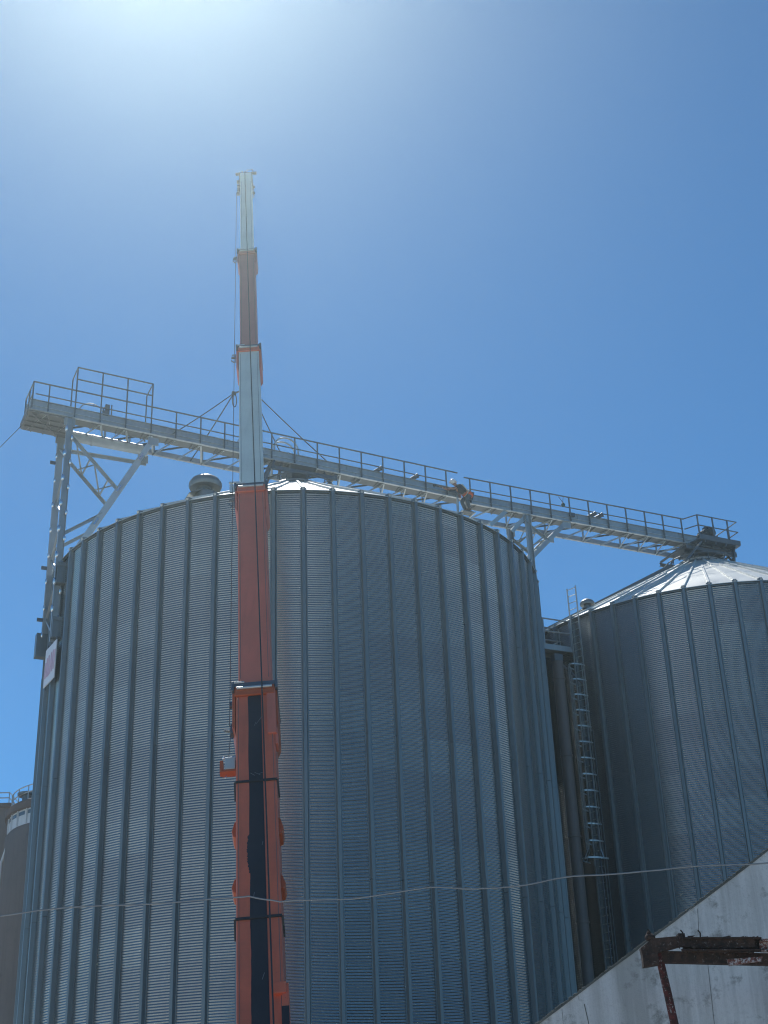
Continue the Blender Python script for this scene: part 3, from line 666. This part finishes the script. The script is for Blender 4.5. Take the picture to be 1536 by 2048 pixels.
b.box(q + baxis * -.22, (.32, .16, .06), x=bx, y=bt, z=baxis); b.box(q - bx * .17 + baxis * -.07, (.07, .14, .34), x=bx, y=bt, z=baxis); b.build('box_bracket', M['lug_orange'], cr)
b = MB(); b.box(q + bx * .01, (.22, .18, .36), x=bx, y=bt, z=baxis); b.build('sensor_box', M['box_white'], cr, bevel=.015)
b = MB(); b.tube([q - bx * .13 + baxis * .25, q + bx * .12 + baxis * .26], .014, 6); b.tube([q - bx * .21 + baxis * .11, q - bx * .11 + baxis * .11], .026, 8); b.ball(q - bx * .13 + baxis * .25, .035)
b.tube([q - bx * .06 - baxis * .26, q - bx * .10 - baxis * .36], .012, 6); b.build('sensor_arm', M['chrome'], cr)
b = MB(); q = B(11.05, -.50, .3); b.box(q, (.10, .16, .26), x=bx, y=bt, z=baxis); b.tube([q - bx * .05, q - bx * .18 + baxis * .03], .028, 8); b.tube([q + baxis * .13, q + baxis * .24 - bx * .03], .02, 6)
b.box(q + baxis * .85 - bx * .04, (.08, .1, .12), x=bx, y=bt, z=baxis); b.build('rope_bracket', M['dark_steel'], cr)
# boom head with sheaves, rails and lugs
b = MB()
for k in (-.2, -.07, .07, .2): b.tube([B(46.80, k - .012, -.45), B(46.80, k + .012, -.45)], .42, 20)
b.build('sheave', M['dark_steel'], cr, True)
b = MB()
for k in (-.27, .27): b.prism([B(45.80, k - .015, .3), B(47.05, k - .015, .28), B(47.25, k - .015, -.3), B(47.00, k - .015, -.75), B(46.40, k - .015, -.65), B(45.80, k - .015, -.3)], bx * .03)
b.box(B(46.95, 0, .26), (.74, .08, .12), x=bx, y=bt, z=baxis)
for k in (-.36, .40): b.box(B(46.88, k, .28), (.14, .10, .10), x=bx, y=bt, z=baxis)
b.build('boom_head', M['dark_steel'], cr)
b = MB()
for k in (-.22, -.12, 0.): b.tube([B(46.90, k, .26), B(47.28 - abs(k + .1), k - .03, .26)], .03, 8)
b.tube([B(46.90, .04, .26), B(47.40, .06, .26), B(47.42, .30, .26), B(46.95, .32, .26)], .016, 6)
for u, k in ((46.25, -.33), (45.7, -.31), (45.25, -.31), (44.85, -.33)): b.box(B(u, k, .15), (.12, .12, .16), x=bx, y=bt, z=baxis)
for u in (45.6, 44.85): b.tube([B(u, .27, .12), B(u + .02, .36, .12)], .06, 8)
b.tube([B(45.40, -.28, .2), B(44.80, -.36, .2)], .02, 6); b.build('head_fitting', M['dark_steel'], cr)
# hoist ropes along the back of the boom
b = MB(); b.tube([B(46.7, -.02, .45), B(30, .0 + .06, .62), B(.5, .245, .72)], .016, 6); b.build('hoist_rope', M['rubber'], cr)
b = MB(); b.tube([B(44.8, -.40, .2), B(11.2, -.575, .3)], .009, 6); b.tube([B(11.0, -.55, .3), B(9.9, -.60, .35)], .008, 6); b.build('sensor_cable', M['rope'], cr)
# the part under the picture: turntable, carrier, wheels
b = MB(); b.box(V(-2.2, Y0 - 1.2, 1.75), (2.4, 5.0, .9)); b.box(V(-2.2, Y0 - 3.6, 2.1), (2.3, 1.2, 1.3)); b.build('turntable', M['orange'], cr, bevel=.05)
b = MB(); b.box(V(-2.2, Y0 + .5, 1.05), (2.6, 13, .5)); b.build('carrier', M['orange'], cr, bevel=.05)
for y in (-4.5, -3, 3, 4.6):
    for x in (-1.15, 1.15):
        b = MB(); b.tube([V(-2.2 + x - .2, Y0 + y, .62), V(-2.2 + x + .2, Y0 + y, .62)], .62, 20); b.build('wheel', M['rubber'], cr, True)
# hook block, hoist falls and the slings that carry the left gallery
hk = G(-1.97, -.1, 30.75)
hb = thing('hook_block', hk, 'crane hook block hanging behind the boom above the gallery', 'hook block')
b = MB(); b.box(hk + V(0, 0, .35), (.34, .26, .6)); b.tube([hk + V(-.22, 0, .45), hk + V(.22, 0, .45)], .24, 16); b.build('block', M['lug_orange'], hb, bevel=.03)
b = MB(); b.tube([hk + V(0, 0, .05), hk + V(0, 0, -.15), hk + V(.1, 0, -.25), hk + V(.05, 0, -.38), hk + V(-.08, 0, -.36), hk + V(-.12, 0, -.26)], [.05, .05, .06, .06, .05, .02], 10); b.build('hook', M['dark_steel'], hb, True)
b = MB(); hd = B(46.8, 0, -.85)
for k in (-.13, -.05, .05, .13): b.tube([hk + V(k, 0, .6), hd + V(k, 0, 0)], .011, 6)
b.build('hoist_falls', M['rope'], hb)
kn = G(-2.64, -.1, 30.02); hkb = hk + V(0, 0, -.34)
ends = [(kn, G(-5.28, NEAR, 27.2), 'lower left sling rope from the shackle to the near deck edge'), (kn, G(-4.13, FAR, 28.0 - 1.), 'left sling rope from the shackle to the rear beam'),
        (hkb, G(.12, FAR, 28.5 - 1.4), 'right sling rope ending by the guard hoops'), (hkb, G(1.30, NEAR + .1, 27.15), 'right sling rope reaching furthest along the gallery')]
for a, e, lb in ends:
    b = MB(); pts = [lerp(a, e, k / 8) - V(0, 0, .10 * math.sin(math.pi * k / 8) * .4) for k in range(9)]; b.tube(pts, .022, 6)
    tag(b.build('sling_rope', M['rope'], None, True, origin=e), lb, 'sling', 'slings carrying the gallery')
b = MB(); b.tube([hkb, kn], .038, 8); b.tube([kn + V(.03, 0, -.02) + gd * (.17 * math.cos(t) * .5) + V(0, 0, -.32 + .30 * math.sin(t)) for t in [2 * math.pi * k / 14 for k in range(14)]], .022, 6, closed=True)
b.box(kn, (.16, .1, .12), x=gd); tag(b.build('shackle_sling', M['rope'], None, True, origin=kn), 'short doubled sling with a hanging ring, left of the boom', 'sling')
b = MB(); a = G(-10.6, .4, railA(-10.6) - 1.1); e = V(-30.5, 47.0, 11.0); pts = [lerp(a, e, k / 10) - V(0, 0, .5 * math.sin(math.pi * k / 10)) for k in range(11)]; b.tube(pts, .012, 6)
e2 = V(-40, 45.5, .05); b.tube([pts[-1], e2], .012, 6); tag(b.build('tag_line', M['rubber'], None, True, origin=e2), 'thin guide rope trailing down from the left end of the gallery', 'rope')
# a small hook pulley hanging from the right-hand top rail
q = G(11.72, NEAR - .06, 27.66); pu = thing('hanging_pulley', q, 'small dark pulley hanging from the gallery top rail', 'pulley')
b = MB(); b.tube([q + V(-.1, 0, 0), q + V(.02, 0, -.22), q + V(.05, 0, -.3)], .012, 6); b.tube([q + V(.1, 0, 0), q + V(.05, 0, -.3)], .012, 6); b.build('strop', M['rope'], pu)
b = MB(); b.ball(q + V(.06, 0, -.40), (.085, .06, .11)); b.build('block', M['green'], pu, True)

# ------------------------------------------------------------------ worker leaning across the joint
def skin_obj(name, mat, verts, edges, radii, parent, sub=2, roots=(0,)):
    me = bpy.data.meshes.new(name); o3 = origin_of(parent)
    me.from_pydata([tuple(Vector(p) - o3) for p in verts], edges, []); o = bpy.data.objects.new(name, me); col.objects.link(o); o.parent = parent; ORI[o.name] = o3
    sk = o.modifiers.new('skin', 'SKIN'); sk.use_smooth_shade = True
    ly = me.skin_vertices[0].data
    for i, r in enumerate(radii):
        ly[i].radius = (r, r) if not isinstance(r, tuple) else r
        ly[i].use_root = i in roots
    sb_ = o.modifiers.new('sub', 'SUBSURF'); sb_.levels = sub; sb_.render_levels = sub
    me.materials.append(mat); return o
M['skin'] = paint('skin', (.36, .20, .14), (.25, .13, .09), .3, .55)
M['shirt'] = paint('dark_grey_shirt', (.05, .06, .07), (.03, .03, .03), .4, .85)
M['vest'] = paint('orange_work_vest', (.85, .16, .07), (.55, .12, .06), .3, .8)
M['trousers'] = paint('grey_work_trousers', (.12, .14, .15), (.05, .05, .05), .5, .85)
M['helmet'] = paint('white_helmet', (.80, .80, .78), (.6, .6, .6), .1, .35)
M['strap'] = paint('pale_harness_strap', (.45, .47, .40), (.3, .3, .3), .2, .8)
M['tan'] = paint('tan_boots', (.16, .12, .09), (.08, .06, .05), .3, .8)
def W(s, o, h): return G(s, o, h)
pe = thing('person', W(7.0, -1.0, 25.9), 'worker in a white helmet and orange vest leaning left over the gallery joint', 'person')
pel = W(7.16, -1.02, 26.80); chest = W(6.80, -1.10, 26.98); neckb = W(6.60, -1.10, 27.08); headc = W(6.48, -1.10, 27.18)
sh_l = W(6.50, -.93, 27.01); sh_r = W(6.62, -1.28, 27.02)
el_l = W(6.24, -.95, 26.92); wr_l = W(6.00, -.98, 26.96); el_r = W(6.38, -1.30, 26.82); wr_r = W(6.14, -1.20, 26.84)
hip_l = W(7.12, -.92, 26.75); hip_r = W(7.18, -1.12, 26.75); kn_l = W(6.84, -.98, 26.46); kn_r = W(6.94, -1.24, 26.44)
an_l = W(7.06, -.92, 26.10); an_r = W(7.12, -1.14, 26.08); to_l = W(6.86, -.98, 26.02); to_r = W(6.92, -1.20, 26.02)
vs = [pel, lerp(pel, chest, .5), chest, neckb, headc, headc + (headc - neckb) * .6, sh_l, el_l, wr_l, sh_r, el_r, wr_r, hip_l, kn_l, an_l, to_l, hip_r, kn_r, an_r, to_r]
es = [(0, 1), (1, 2), (2, 3), (3, 4), (4, 5), (2, 6), (6, 7), (7, 8), (2, 9), (9, 10), (10, 11), (0, 12), (12, 13), (13, 14), (14, 15), (0, 16), (16, 17), (17, 18), (18, 19)]
rs = [.13, .13, .14, .06, .09, .07, .065, .045, .033, .065, .045, .033, .095, .065, .045, .035, .095, .065, .045, .035]
roots = [0]
for wr, el in ((wr_l, el_l), (wr_r, el_r)):      # palm, four fingers and a thumb rooted at the wrist
    d = (wr - el).normalized(); sd = d.cross(V(0, 0, 1)).normalized(); up_ = sd.cross(d)
    n0 = len(vs); palm = wr + d * .07; vs += [wr + d * .01, palm]; es += [(n0, n0 + 1)]; rs += [.028, (.036, .018)]; roots.append(n0)
    for k, L in enumerate((.065, .075, .07, .055)):
        off = sd * (-.027 + .018 * k); m0 = len(vs)
        vs += [palm + off + d * .01, palm + off + d * (.02 + L * .55) - up_ * .008, palm + off + d * (.02 + L * .85) - up_ * .035]; es += [(m0, m0 + 1), (m0 + 1, m0 + 2)]; rs += [.010, .009, .008]; roots.append(m0)
    m0 = len(vs); vs += [wr + d * .04 - sd * .03, wr + d * .075 - sd * .055 - up_ * .01, wr + d * .105 - sd * .05 - up_ * .025]; es += [(m0, m0 + 1), (m0 + 1, m0 + 2)]; rs += [.012, .010, .009]; roots.append(m0)
skin_obj('body', M['skin'], vs, es, rs, pe, 1, roots)
skin_obj('trousers', M['trousers'], [pel, hip_l, kn_l, lerp(kn_l, an_l, .9), hip_r, kn_r, lerp(kn_r, an_r, .9)], [(0, 1), (1, 2), (2, 3), (0, 4), (4, 5), (5, 6)], [.155, .115, .085, .07, .115, .085, .07], pe)
skin_obj('shirt', M['shirt'], [lerp(pel, chest, .35), chest, lerp(chest, neckb, .75), sh_l, lerp(sh_l, el_l, .75), sh_r, lerp(sh_r, el_r, .75)], [(0, 1), (1, 2), (1, 3), (3, 4), (1, 5), (5, 6)], [.150, .165, .085, .085, .065, .085, .065], pe)
skin_obj('vest', M['vest'], [pel, lerp(pel, chest, .55), lerp(pel, hip_l, .9) + gn * .02, lerp(hip_l, kn_l, .28), lerp(pel, hip_r, .9) - gn * .03, lerp(hip_r, kn_r, .28)], [(0, 1), (0, 2), (2, 3), (0, 4), (4, 5)], [.195, .165, .15, .125, .15, .125], pe)
for an, to in ((an_l, to_l), (an_r, to_r)):
    skin_obj('boot', M['tan'], [lerp(an, W(7, -1, 26.4), .12), an + V(0, 0, -.02), to], [(0, 1), (1, 2)], [.06, .065, .048], pe)
b = MB(); hd_ = (headc - neckb).normalized(); hc = headc + hd_ * .055 + V(0, 0, .035); sid = V(0, 0, 1)
b.ball(hc, (.135, .125, .115), 16, 8); b.lathe(hc + V(-.0, 0, -.035), [(.0, .01), (.155, 0), (.16, .012), (.0, .02)], 18); b.build('helmet', M['helmet'], pe, True)
b = MB(); fd = V(-.8, -.45, -.4).normalized(); fx = fd.cross(V(0, 0, 1)).normalized(); fc = headc + fd * .085
b.ball(fc + fd * .02 + V(0, 0, -.01), (.018, .018, .026), 8, 6); b.build('nose', M['skin'], pe, True)
b = MB()
for k in (-.032, .032): b.ball(fc + fx * k + V(0, 0, .012), .012, 8, 6)
b.box(fc + V(0, 0, -.05), (.045, .012, .008), x=fx); b.build('face_marks', M['shirt'], pe)
b = MB(); ax = (chest - pel).normalized()
for k in (-.10, .10):
    q = lerp(pel, chest, .6) + gn * k; b.tube([q + V(0, 0, .02) - gn * 0 + ax * -.20 + V(.0, -.17, -.05), q + V(0, -.185, .02), q + ax * .2 + V(0, -.15, .08)], .022, 6)
b.tube([lerp(pel, chest, .28) + gd.cross(ax) * 0 + (gn * math.cos(t) + gn.cross(ax) * math.sin(t)) * .178 for t in [2 * math.pi * k / 16 for k in range(16)]], .020, 6, closed=True); b.build('harness', M['strap'], pe, True)
# the tool in his hand and the bracket step he stands on
b = MB(); b.tube([wr_l - gd * .02, wr_l - gd * .33 + V(0, 0, .02)], .022, 8); b.box(wr_l - gd * .36 + V(0, 0, .02), (.10, .06, .08), x=gd); tag(b.build('spanner', M['rubber'], None, True, origin=wr_l), 'dark long spanner in the hand of the leaning worker', 'spanner')
st = thing('hanging_step', W(6.98, -1.05, 25.93), 'small bracket step hung below the gallery joint under the worker', 'step')
b = MB(); b.box(W(6.98, -1.05, 25.945), (.50, .36, .04), x=gd); b.build('tread', M['soffit'], st)
b = MB(); b.bar(W(6.72, -.85, 25.92), W(6.72, -.85, 26.9), .10, .06, up=gd); b.bar(W(6.70, -1.3, 25.9), W(6.70, -.8, 25.9), .05, .05); b.bar(W(7.26, -1.3, 25.9), W(7.26, -.8, 25.9), .05, .05); b.bar(W(7.26, -.82, 25.9), W(7.3, -.82, 26.5), .06, .05, up=gd); b.build('hanger', M['galv_bright'], st)

# ------------------------------------------------------------------ old concrete silos behind, on the left
pc = V(-16.5, 75, 0); pr = 4.25; ztop = 22.4
cs_ = thing('concrete_silo', pc, 'old brown concrete silo with a pale windowed band under its rim', 'concrete silo')
b = MB(); b.lathe(pc, [(pr + .12, 0), (pr + .12, 16.0), (pr + .1, 20.95), (pr - .05, 21.15), (pr - .15, 21.15), (pr - .15, 22.3)], 72); b.build('shaft', M['old_concrete'], cs_, True)
b = MB(); b.lathe(pc, [(pr - .12, 21.15), (pr - .04, 21.15), (pr - .04, 21.97), (pr - .12, 21.97)], 72); b.build('parapet_band', M['band'], cs_)
b = MB(); b.lathe(pc, [(pr - .15, 21.95), (pr + .18, 21.95), (pr + .2, 22.3), (pr + .05, 22.42), (0.1, 22.5)], 72); b.build('rim', M['rust_rim'], cs_)
for a in range(190, 290, 11):
    b = MB()
    for k in range(5):
        a0, a1 = a + k * 1.5, a + (k + 1) * 1.5
        b.add([cyl(pc, aa, pr - .025, z) for z in (21.66, 21.86) for aa in (a0, a1)], [(0, 1, 3, 2)])
    w_ = b.build('window', M['glass'], cs_)
for a in range(180, 300, 11):
    b = MB(); q = cyl(pc, a + 9.2, pr - .02, 0); b.bar(q + V(0, 0, 21.16), q + V(0, 0, 21.96), .05, .12, up=(math.cos(R(a)), math.sin(R(a)), 0)); b.build('band_rib', M['band'], cs_)
b = MB()
for h in (23.2, 22.85): b.tube([cyl(pc, 360 * k / 60, pr - .1, h) for k in range(60)], .03, 6, closed=True)
for k in range(28): q = cyl(pc, 360 * k / 28, pr - .1, 0); b.tube([q + V(0, 0, 22.3), q + V(0, 0, 23.2)], .028, 6)
b.build('roof_railing', M['galv'], cs_)
b = MB(); q = cyl(pc, 222, pr - .55, 22.4); b.lathe(q, [(.34, 0), (.34, .42), (.58, .44), (.60, .56), (.3, .62), (.01, .63)], 20); b.build('roof_vent', M['dark_steel'], cs_, True)
b = MB(); b.tube([cyl(pc, 205, pr + .02, 20.4), cyl(pc, 201, pr + .2, 19.6), cyl(pc, 196, pr + .2, 17), cyl(pc, 194, pr + .2, 2)], .07, 8); b.build('drain_pipe', M['band'], cs_)
bl = V(-25.75, 82, 0)
ob = thing('concrete_block', bl, 'flat topped dark concrete elevator at the far left edge with a roof railing', 'concrete elevator')
b = MB(); b.box(bl + V(0, 0, 12), (7.6, 7, 24)); b.build('wall', M['old_concrete'], ob)
b = MB(); b.box(bl + V(0, 0, 24.11), (7.9, 7.3, .22)); b.build('roof_slab', M['rust_rim'], ob)
b = MB()
for h in (24.85, 24.55): b.tube([bl + V(-3.8, -3.5, h), bl + V(3.8, -3.5, h), bl + V(3.8, 3.5, h)], .035, 6)
for k in range(9): b.tube([bl + V(-3.8 + 7.6 * k / 8, -3.5, 24.2), bl + V(-3.8 + 7.6 * k / 8, -3.5, 24.85)], .03, 6)
b.build('roof_railing', M['galv'], ob)

# ------------------------------------------------------------------ foreground shed, rusty frame, cable
sh = thing('shed', (6.2, 19, 0), 'whitewashed concrete shed with a sloping gable edge at lower right', 'shed')
SLP = (5.098 - 3.446) / (3.924 - 1.342)
def gz(x): return 3.446 + SLP * (x - 1.342)
xr, xl, xe = 6.4, -.6, 13.4
b = MB(); b.prism([V(xl, 15, -.05), V(xl, 15, gz(xl)), V(xr, 15, gz(xr)), V(xe, 15, gz(xl)), V(xe, 15, -.05)], (0, .22, 0)); b.build('gable_wall', M['gable'], sh)
b = MB(); b.prism([V(xl, 15.25, -.05), V(xl, 15.25, gz(xl)), V(xl + .2, 15.25, gz(xl)), V(xl + .2, 15.25, -.05)], (0, 8, 0)); b.prism([V(xe - .2, 15.25, -.05), V(xe - .2, 15.25, gz(xl)), V(xe, 15.25, gz(xl)), V(xe, 15.25, -.05)], (0, 8, 0)); b.build('side_wall', M['gable'], sh)
b = MB()
npt = 44; up_pts = []; lo_pts = []
for i in range(npt + 1):
    x = xl - .1 + (xr - xl + .1) * i / npt; j = .012 * math.sin(i * 2.1) + .010 * random.random(); up_pts.append(V(x, 14.988, gz(x) + .004 + j)); lo_pts.append(V(x, 14.988, gz(x) - .016 + .010 * random.random()))
b.prism(up_pts + lo_pts[::-1], (0, .30, 0))
b.prism([V(xr, 14.988, gz(xr) + .02), V(xe + .1, 14.988, gz(xl) - .02), V(xe + .1, 14.988, gz(xl) - .05), V(xr, 14.988, gz(xr) - .01)], (0, .36, 0)); b.build('verge_trim', M['trim'], sh)
b = MB(); b.add([V(xl - .1, 15.25, gz(xl) - .03), V(xr, 15.25, gz(xr) + .0), V(xr, 23.3, gz(xr) + .0), V(xl - .1, 23.3, gz(xl) - .03), V(xe + .1, 15.25, gz(xl) - .03), V(xe + .1, 23.3, gz(xl) - .03)], [(0, 1, 2, 3), (1, 4, 5, 2)]); b.build('roof', M['trim'], sh)
b = MB()
for k in range(230):
    x = .9 + 3.4 * k / 230 + .01 * random.random(); r0 = .006 + .012 * random.random(); b.ball(V(x, 15.02 + .03 * random.random(), gz(x) + .006), (r0 * 1.8, r0, r0 * .9), 6, 4)
b.build('verge_moss', M['trim'], sh)
for pts, w in (([(1.83, 2.87 + .75), (1.86, 3.40), (1.845, 3.18), (1.885, 2.95), (1.90, 2.2)], .008), ([(1.60, 3.58), (1.60, 2.2)], .003), ([(3.10, 4.52), (3.08, 4.30), (3.13, 4.05), (3.11, 3.3)], .004)):
    b = MB()
    for (xa, za), (xb, zb_) in zip(pts[:-1], pts[1:]): b.bar(V(xa, 14.999, za), V(xb, 14.999, zb_), w, .004, up=(0, 1, 0))
    b.build('crack', M['trim'], sh)
fr = thing('rusty_frame', (2.35, 13, 0), 'flaking rusty steel beam on a leaning red post in front of the shed wall', 'steel frame')
bz = lambda x: 3.86 - .055 * (x - 2.14)
b = MB()
b.channel(V(2.50, 12.96, bz(2.5) - .03), V(3.18, 12.90, bz(3.18) - .03), .115, .07, .012, -1)
b.bar(V(2.50, 12.94, bz(2.5) + .02), V(2.50, 13.04, bz(2.5) + .02), .06, .10)
b.prism([V(2.42, 12.93, bz(2.42) + .03), V(3.12, 12.86, bz(3.12) + .035), V(3.12, 12.86, bz(3.12) - .055), V(2.80, 12.88, bz(2.8) - .07), V(2.42, 12.93, bz(2.42) - .05)], (0, .02, 0))
for k in range(46):
    x = 2.42 + .74 * random.random(); u = random.choice((.025, -.055, -.09)); q = V(x, 12.875 + .03 * random.random(), bz(x) + u + .012 * random.random())
    b.prism([q, q + V(.02 + .05 * random.random(), 0, .012 * random.random()), q + V(.03 * random.random(), -.004, -.012 - .022 * random.random())], (0, -.006 - .006 * random.random(), .004 * random.random()))
b.build('upper_channel', M['rust'], fr)
b = MB(); b.channel(V(2.30, 13.0, bz(2.3) - .125), V(3.9, 12.9, bz(3.9) - .150), .10, .07, .012, 1); b.bar(V(2.7, 12.90, bz(2.7) - .085), V(3.1, 12.86, bz(3.1) - .10), .02, .012); b.build('lower_channel', M['rust'], fr, bevel=.004)
b = MB(); b.channel(V(3.16, 12.88, bz(3.16) - .045), V(4.6, 12.82, bz(4.6) - .055), .10, .06, .012, -1); b.prism([V(3.18, 12.85, bz(3.18) + .02), V(3.30, 12.85, bz(3.3) + .02), V(3.42, 12.85, bz(3.42) + .075), V(3.44, 12.85, bz(3.44) + .02), V(3.20, 12.85, bz(3.2) - .01)], (0, .05, 0)); b.build('pale_channel', M['rust_pale'], fr, bevel=.004)
b = MB(); b.tube([V(3.42, 12.82, bz(3.42) + .030), V(4.4, 12.78, bz(4.4) + .055)], .022, 10); b.build('pipe_rail', M['box_white'], fr, True)
b = MB()
b.prism([V(2.125, 12.95, 3.80), V(2.24, 12.93, 3.875), V(2.47, 12.92, 3.885), V(2.49, 12.92, 3.80), V(2.33, 12.93, 3.765), V(2.24, 12.93, 3.735), V(2.14, 12.95, 3.685)], (0, .09, 0))
b.box(V(2.20, 12.97, 3.69), (.14, .10, .10), x=(.97, 0, .12)); b.tube([V(2.21, 12.98, 3.88), V(2.235, 12.98, 3.915), V(2.20, 12.98, 3.93)], .022, 7); b.ball(V(2.225, 12.98, 3.89), (.05, .05, .035)); b.build('end_bracket', M['rust'], fr, bevel=.006)
b = MB()
for x in (2.505, 2.66, 2.215): b.tube([V(x, 12.95, bz(x) - .01), V(x + .01, 12.95, bz(x) + .075), V(x - .008, 12.95, bz(x) + .10)], .007, 5)
b.build('tie_wire', M['rust'], fr)
b = MB(); b.prism([V(2.86, 12.84, bz(2.86) - .165), V(2.87, 12.84, bz(2.87) - .215), V(3.15, 12.82, bz(3.15) - .175), V(3.16, 12.82, bz(3.16) - .14)], (0, .06, 0)); b.build('loose_plate', M['rust_pale'], fr)
b = MB(); b.tube([V(2.29, 13.02, 3.76), V(2.335, 13.04, 3.4), V(2.40, 13.06, 2.8), V(2.66, 13.1, .05)], [.034, .036, .037, .038], 12); b.build('post', M['rust_red'], fr, True)

pxs = [(-5.6, 4.02), (-4.4, 4.06), (-3.347, 4.106), (-2.92, 4.135), (-2.50, 4.15), (-1.965, 4.155), (-1.56, 4.165), (-1.26, 4.185), (-.999, 4.13), (-.77, 4.125), (-.39, 4.13), (.264, 4.195), (.62, 4.165), (1.05, 4.19), (1.40, 4.235), (1.70, 4.245), (2.2, 4.27), (2.55, 4.28), (3.121, 4.29), (4.2, 4.38), (6.0, 4.5)]
b = MB(); fine = []
for i in range(len(pxs) - 1):
    for k in range(4): t = k / 4; fine.append(V(pxs[i][0] * (1 - t) + pxs[i + 1][0] * t, 12 + .01 * math.sin(i + t * 3), pxs[i][1] * (1 - t) + pxs[i + 1][1] * t + .006 * math.sin(2.3 * i + 3 * t)))
fine.append(V(pxs[-1][0], 12, pxs[-1][1])); b.tube(fine, .0068, 6); tag(b.build('overhead_cable', M['wire'], None, True), 'thin kinked cable strung across the whole view in front of the silos', 'cable')

# ------------------------------------------------------------------ glare volume, sky, sun, camera
SUN_EL, SUN_AZ = R(53), R(-12)          # azimuth from +Y towards +X
sd = V(math.sin(SUN_AZ) * math.cos(SUN_EL), math.cos(SUN_AZ) * math.cos(SUN_EL), math.sin(SUN_EL))
hz = MB(); hz.box(V(0, 45, 20.5), (150, 130, 44.2)); ho = hz.build('haze', bpy.data.materials.new('thin_air'))  # scattering box added to stand in for lens glare around the sun
tag(ho, kind='stuff'); hm = ho.data.materials[0]; hm.use_nodes = True; nt = hm.node_tree; nt.nodes.clear()
out = nt.nodes.new('ShaderNodeOutputMaterial'); pv = nt.nodes.new('ShaderNodeVolumePrincipled'); nt.links.new(pv.outputs[0], out.inputs['Volume'])
pv.inputs['Color'].default_value = (.82, .97, .92, 1); pv.inputs['Density'].default_value = .00088; pv.inputs['Anisotropy'].default_value = .85

w = bpy.data.worlds.new('World'); C.world = w; w.use_nodes = True; wn = w.node_tree; bg = wn.nodes['Background']
sky = wn.nodes.new('ShaderNodeTexSky'); sky.sky_type = 'NISHITA'; sky.sun_disc = False; sky.sun_elevation = SUN_EL; sky.sun_rotation = SUN_AZ
sky.altitude = 2500; sky.air_density = 1.0; sky.dust_density = .02; sky.ozone_density = 10
tint = wn.nodes.new('ShaderNodeMix'); tint.data_type = 'RGBA'; tint.blend_type = 'MULTIPLY'; tint.inputs[0].default_value = 1; tint.inputs[7].default_value = (.64, 1.0, .98, 1)
wn.links.new(sky.outputs[0], tint.inputs[6]); wn.links.new(tint.outputs[2], bg.inputs['Color']); bg.inputs['Strength'].default_value = .125
sl = bpy.data.lights.new('sun', 'SUN'); sl.energy = 4.6; sl.angle = R(.53); sl.color = (1, .96, .90)
so_ = bpy.data.objects.new('sun', sl); col.objects.link(so_); so_.rotation_euler = (-sd).to_track_quat('-Z', 'Y').to_euler(); so_.location = sd * 200

cd = bpy.data.cameras.new('camera'); cam = bpy.data.objects.new('camera', cd); col.objects.link(cam); C.camera = cam
cd.sensor_fit = 'VERTICAL'; cd.sensor_height = 24; cd.lens = 2821.7 / 2048 * 24; cd.clip_end = 4000; cd.clip_start = .05
p_, r_ = .4741, -.0390
Fv = V(0, math.cos(p_), math.sin(p_)); Uv = V(0, -math.sin(p_), math.cos(p_)); Rv = V(1, 0, 0)
R2 = Rv * math.cos(r_) + Uv * math.sin(r_); U2 = -Rv * math.sin(r_) + Uv * math.cos(r_)
cam.matrix_world = Matrix(((R2.x, U2.x, -Fv.x, 0), (R2.y, U2.y, -Fv.y, 0), (R2.z, U2.z, -Fv.z, CAMZ), (0, 0, 0, 1)))

vs_ = C.view_settings; vs_.view_transform = 'Standard'; vs_.look = 'None'; vs_.exposure = 0; vs_.gamma = 1
C.render.engine = 'CYCLES'; C.cycles.max_bounces = 6; C.cycles.volume_bounces = 1; C.cycles.use_denoising = True; C.cycles.pixel_filter_type = 'BLACKMAN_HARRIS'; C.cycles.filter_width = 1.15
try: C.cycles.denoiser = 'OPENIMAGEDENOISE'; C.cycles.denoising_prefilter = 'ACCURATE'
except Exception: pass
